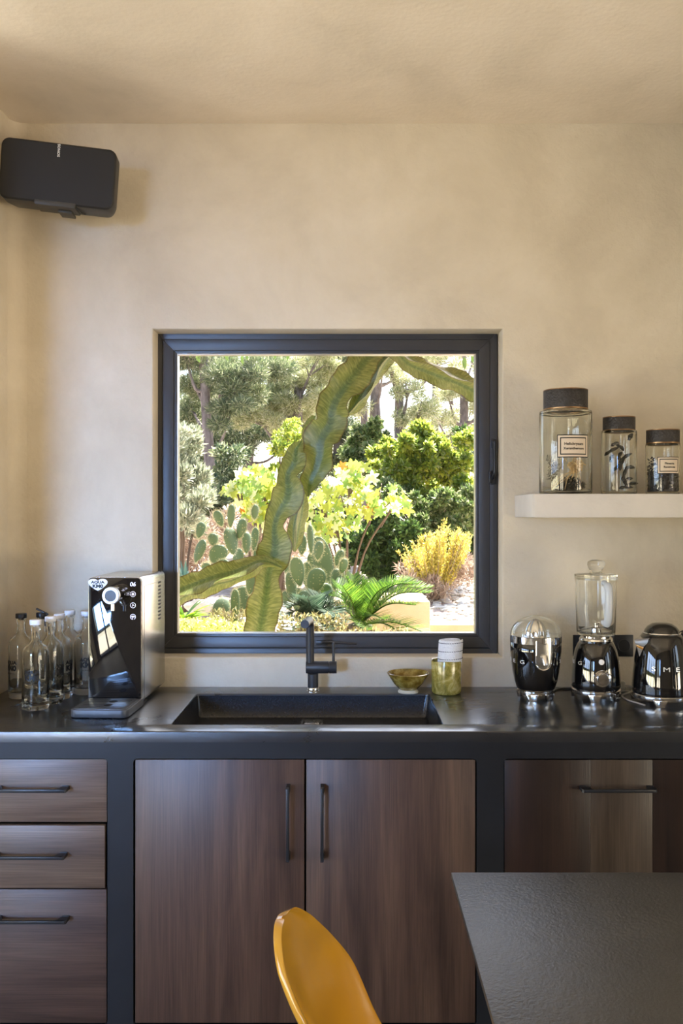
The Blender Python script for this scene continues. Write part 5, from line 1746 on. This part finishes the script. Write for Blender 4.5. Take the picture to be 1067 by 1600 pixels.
pine('dark pine far back behind the leaning euphorbia', 520, 25, 0.4, 0.16, [(500, 590, 60), (520, 640, 60), (540, 700, 60), (480, 700, 60), (560, 740, 60), (500, 550, 60), (600, 720, 50)], 26000, M['needle'], 38, L_=0.15, W_=0.025)
pine('pale pine far back behind the lime shrub', 680, 27, 0.0, 0.15, [(640, 700, 50), (690, 690, 44), (740, 700, 50), (600, 680, 50), (660, 660, 34), (725, 650, 30)], 12000, M['needle_pale'], 39, L_=0.14, W_=0.02)
pine('pine far beyond the window at the extreme left', 250, 20, 0.3, 0.15, [(250, 600, 60), (260, 660, 60), (230, 720, 60), (280, 690, 40), (215, 560, 60)], 12000, M['needle'], 40, L_=0.13, W_=0.018)

# --- cycads
def cycad(label, px, py, D, fronds, m, seed):
    rn = random.Random(seed)
    c0 = at(px, py, D)
    zg = gh(c0.x, D)
    root = thing('sago_palm', label, 'cycad', (c0.x, D, zg))
    L0 = Vector(root.location)
    h = max(0.05, c0.z - zg)
    bm = B(); lathe(bm, [(0, 0), (0.075, 0), (0.085, h * 0.5), (0.07, h), (0, h + 0.03)], 14)
    for v in bm.verts: v.co += Vector((rn.gauss(0, .005), rn.gauss(0, .005), 0))
    obj('trunk', bm, M['bark'], root)
    for (ex, ey, dd, arch) in fronds:
        e = at(ex, ey, D + dd) - L0
        s0 = Vector((0, 0, h))
        mid = (s0 + e) / 2 + Vector((0, 0, arch))
        P = spline([s0, mid, e], 14)
        V = []
        fr = frames(P)
        for i in range(4, len(fr) - 1):
            f = i / (len(fr) - 1)
            ll = 0.115 * math.sin(PI * min(1, 0.12 + f * 0.86)) ** 0.7 + 0.015
            p, t, s, u = fr[i]
            for sub in (0, 0.5):
                pb = p.lerp(fr[i + 1][0], sub)
                for sg in (-1, 1):
                    d = (s * sg * 0.8 + t * 0.62 + u * rn.uniform(0.15, 0.4)).normalized()
                    wv = t * 0.0034
                    V += [pb - wv, pb + wv, pb + d * ll * 0.6 + wv * 0.9, pb + d * ll, pb + d * ll * 0.6 - wv * 0.9]
        bm = B()
        for q in range(0, len(V), 5):
            bm.faces.new([bm.verts.new(v) for v in V[q:q + 5]])
        tube(bm, P, [0.006 * (1 - 0.8 * i / len(P)) + 0.001 for i in range(len(P))], 5)
        obj('frond', bm, m, root, flip=False)
    return root
cycad('sago palm with bright green arching fronds in front of the cream garden wall', 562, 976, 5.3,
      [(524, 908, 0.1, 0.04), (541, 900, -0.1, 0.03), (552, 898, 0.2, 0.02), (566, 905, 0.0, 0.02), (590, 908, 0.2, 0.03), (640, 905, 0.1, 0.08), (674, 918, 0.0, 0.09), (672, 926, -0.2, 0.08), (650, 945, -0.3, 0.06), (600, 968, -0.4, 0.04),
       (668, 990, -0.3, 0.04), (640, 1000, -0.4, 0.05), (510, 930, 0.1, 0.06), (505, 960, -0.1, 0.07), (520, 990, -0.4, 0.06), (535, 915, -0.3, 0.03), (612, 912, -0.2, 0.06), (575, 985, -0.5, 0.03), (655, 912, -0.1, 0.1)], M['frond'], 51)
cycad('darker blue-green sago palm directly behind the tap', 487, 968, 5.1,
      [(448, 950, -0.1, 0.05), (440, 968, -0.2, 0.05), (462, 938, 0.1, 0.04), (500, 930, 0.1, 0.02), (520, 942, 0.1, 0.04), (535, 955, 0.0, 0.05), (535, 975, -0.2, 0.05), (480, 935, -0.2, 0.03), (512, 985, -0.4, 0.05), (455, 985, -0.4, 0.05), (525, 965, -0.3, 0.05)], M['frond_blue'], 52)

# --- strap-leaved plants
def rosette(name, label, px, py, D, n, L_, W_, m, seed, tilt=(20, 70)):
    rn = random.Random(seed)
    c0 = at(px, py, D)
    zg = min(c0.z, 9)
    root = thing(name, label, 'plant', (c0.x, D, gh(c0.x, D)))
    h = c0.z - root.location.z
    for k in range(n):
        a = 2 * PI * k * 0.381966 + rn.uniform(-0.2, 0.2)
        el = R(rn.uniform(*tilt))
        l = L_ * rn.uniform(0.75, 1.1)
        d = Vector((math.cos(a), math.sin(a), 0))
        sd_ = Vector((-math.sin(a), math.cos(a), 0))
        bm = B()
        rows = []
        for i in range(7):
            f = i / 6
            p = Vector((0, 0, max(0, h))) + d * (l * f * math.cos(el) * (1 + 0.3 * f)) + Vector((0, 0, l * (math.sin(el) * f - 0.35 * f * f * math.cos(el))))
            wv = W_ * math.sin(PI * (0.15 + 0.85 * f)) ** 0.6 if i < 6 else 0.002
            rows.append([bm.verts.new(p - sd_ * wv + Vector((0, 0, wv * 0.4))), bm.verts.new(p), bm.verts.new(p + sd_ * wv + Vector((0, 0, wv * 0.4)))])
        for A, C_ in zip(rows, rows[1:]):
            for q in range(2): bm.faces.new((A[q], A[q + 1], C_[q + 1], C_[q]))
        obj('leaf', bm, m, root, flip=False)
    return root
M['strap'] = leaf_mat('strap_leaf', ((0.10, 0.24, 0.015), (0.28, 0.46, 0.03)), 0.5, 0.25)
M['agave'] = leaf_mat('agave_leaf', ((0.06, 0.13, 0.11), (0.10, 0.20, 0.16)), 0.15, 0.4)
rosette('strap_leaved_plant', 'glossy bright green strap-leaved plant at the lower left corner of the window view', 286, 972, 5.2, 26, 0.20, 0.018, M['strap'], 61)
rosette('blue_agave', 'small blue-green agave at the left edge behind the euphorbia arm', 288, 915, 7.6, 24, 0.22, 0.013, M['agave'], 62, (25, 80))
# --- ground cover along the sill line
def carpet(name, label, boxes, n, L_, W_, m, cat='ground cover'):
    P = []
    for (px0, px1, py0, py1, D0, D1, k) in boxes:
        q = int(n * k)
        D_ = RNG.uniform(D0, D1, q)
        X = (RNG.uniform(px0, px1, q) - 545) / F * D_
        py = RNG.uniform(py0, py1, q)
        Z = EYE - (py - 800) / F * D_
        P.append(np.stack([X, D_, Z], 1))
    P = np.concatenate(P)
    c = np.array([P[:, 0].mean(), P[:, 1].mean(), P[:, 2].min()])
    o = quads_mesh(name, leaves(P - c, np.tile((0, 0, 0.6), (len(P), 1)), L_, W_, 0.6), 4, m)
    o.location = c
    return tag(o, label, cat, kind='stuff')
M['cover'] = leaf_mat('ground_cover_leaf', ((0.30, 0.38, 0.06), (0.55, 0.58, 0.16), (0.75, 0.74, 0.36)), 0.4)
M['succ'] = leaf_mat('succulent_tip', ((0.38, 0.36, 0.14), (0.62, 0.58, 0.28), (0.20, 0.16, 0.10), (0.30, 0.30, 0.12)), 0.25)
carpet('low_ground_cover', 'mat of tiny yellow-green leaves at the bottom left of the window view', [(270, 350, 968, 1010, 4.7, 5.4, 0.6), (300, 400, 975, 1010, 4.7, 5.4, 0.4)], 5200, 0.022, 0.014, M['cover'])
carpet('low_succulents', 'twiggy low succulents at the bottom of the window view behind the tap', [(436, 540, 962, 1010, 4.7, 5.3, 0.6), (330, 400, 955, 1000, 5.2, 5.8, 0.25), (540, 640, 985, 1015, 4.7, 5.2, 0.15)], 5200, 0.03, 0.012, M['succ'])
# --- cream garden wall
gw = thing('garden_wall', 'cream rendered garden wall with a raised block behind the right sago palm', 'garden wall', (0.45, 6.2, 0.30))
def gpt(px, py, D): return at(px, py, D)
bm = B()
xa, xb = gpt(520, 0, 6.0).x, gpt(672, 0, 6.0).x
box(bm, xa - 0.45, xb - 0.45, -0.2, 0.45, 0.0, gpt(0, 940, 6.0).z - 0.30, 0.008)
obj('raised_block', bm, M['cream_wall'], gw)
bm = B()
box(bm, xb - 0.45, 2.6, -0.10, 0.12, 0.0, gpt(0, 976, 6.1).z - 0.30, 0.008)
obj('low_wall', bm, M['cream_wall'], gw)
# --- stones
bm = B()
for k in range(900):
    D_ = rnd.uniform(6.9, 11.5)
    px = rnd.uniform(540, 760)
    x = (px - 545) / F * D_
    t = B(); bmesh.ops.create_icosphere(t, subdivisions=1, radius=rnd.uniform(0.012, 0.045))
    merge(bm, t, Matrix.Translation((x, D_ - 8, gh(x, D_) - 0.5 + 0.008)) @ Matrix.Diagonal((1.3, 1, 0.6, 1)))
o = obj('path_stones', bm, M['stone']); o.location = (0, 8, 0.5)
tag(o, 'pale stones scattered over the gravel path beyond the cream wall', 'stones', kind='stuff')
def rock(label, px, py, D, r_, seed, sq=(1.2, 0.9, 0.7)):
    rn = random.Random(seed)
    c_ = at(px, py, D)
    bm = B(); bmesh.ops.create_icosphere(bm, subdivisions=3, radius=r_)
    ph = [rn.uniform(0, 6) for _ in range(6)]
    for v in bm.verts:
        n = v.co.normalized()
        v.co *= 1 + 0.18 * math.sin(3 * n.x + ph[0]) * math.sin(4 * n.z + ph[1]) + 0.08 * math.sin(9 * n.y + ph[2])
        v.co = Vector((v.co.x * sq[0], v.co.y * sq[1], v.co.z * sq[2]))
    o = obj('garden_rock', bm, M['stone'], None, 50)
    o.location = (c_.x, D, c_.z)
    return tag(o, label, 'rock')
rock('large white rock under the left arm of the euphorbia', 311, 950, 5.9, 0.075, 3)
rock('flat pale rock at the lower left of the window view', 285, 925, 6.6, 0.10, 4, (1.6, 1, 0.5))
rock('pale rock at the foot of the left prickly pear', 388, 975, 5.4, 0.06, 5)
rock('pale rock behind the darker sago palm', 505, 955, 6.2, 0.10, 6, (1.5, 1, 0.5))
# --- leaves hanging into the top of the window view from the eave
hv = thing('hanging_vine', 'leafy vine hanging from the eave into the top of the window view', 'vine', (-0.1, 4.3, 2.74))
bm = B()
VL = lobed_leaf('vine_leaf'); 
vm = bpy.data.meshes.new('vine_leaf_long')
vm.from_pydata([(0, 0, 0), (0.25, 0.35, -0.02), (0.22, 0.7, -0.04), (0, 1.05, -0.05), (-0.22, 0.7, -0.04), (-0.25, 0.35, -0.02), (0, 0.5, 0.03)], [], [(0, 1, 6), (1, 2, 6), (2, 3, 6), (3, 4, 6), (4, 5, 6), (5, 0, 6)])
vm.materials.append(M['leaf_dark'])
for k, (px, py, s) in enumerate(((306, 548, 16), (315, 545, 10), (350, 545, 16), (377, 548, 17), (386, 545, 12), (432, 543, 13), (452, 544, 14), (478, 543, 9), (725, 552, 20), (738, 550, 12), (296, 540, 14), (364, 540, 14))):
    p = at(px, py + 5, 4.3) - Vector(hv.location)
    tube(bm, spline([(p.x + rnd.uniform(-0.05, 0.05), 0, 0), (p.x, 0.02, p.z * 0.5), (p.x, 0, p.z)], 4), 0.002, 5)
    o = bpy.data.objects.new('leaf', vm); COL.objects.link(o); o.parent = hv
    o.location = p
    sc = s / F * 4.3
    o.scale = (sc * 0.9, sc, sc)
    o.rotation_euler = (R(-80 + rnd.uniform(-10, 10)), R(rnd.uniform(-30, 30)), R(rnd.uniform(-50, 50)))
tube(bm, [(-1.2, 0, 0), (0.9, 0, 0)], 0.006, 6)
obj('vine_stem', bm, M['twig'], hv)
# --- hedges round the house, mirrored in the gloss black appliances
def hedge(label, x0, x1, y0, y1, h, n, m):
    c = ((x0 + x1) / 2, (y0 + y1) / 2, -0.06)
    P = RNG.uniform(0, 1, (n, 3)) * np.array([x1 - x0, y1 - y0, h]) + np.array([x0, y0, 0]) - np.array([c[0], c[1], 0])
    o = quads_mesh('garden_hedge', leaves(P, RNG.normal(0, 1, (n, 3)), 0.30, 0.16, 0.3), 4, m)
    o.location = c
    return tag(o, label, 'hedge', kind='stuff')
hedge('tall leafy hedge outside the left glazed door', -9.5, -7.5, -7, 6, 2.4, 9000, M['leaf_mid'])
hedge('tall leafy hedge outside the rear glazed door', -5, 7, -11, -9, 2.6, 8000, M['leaf_mid'])
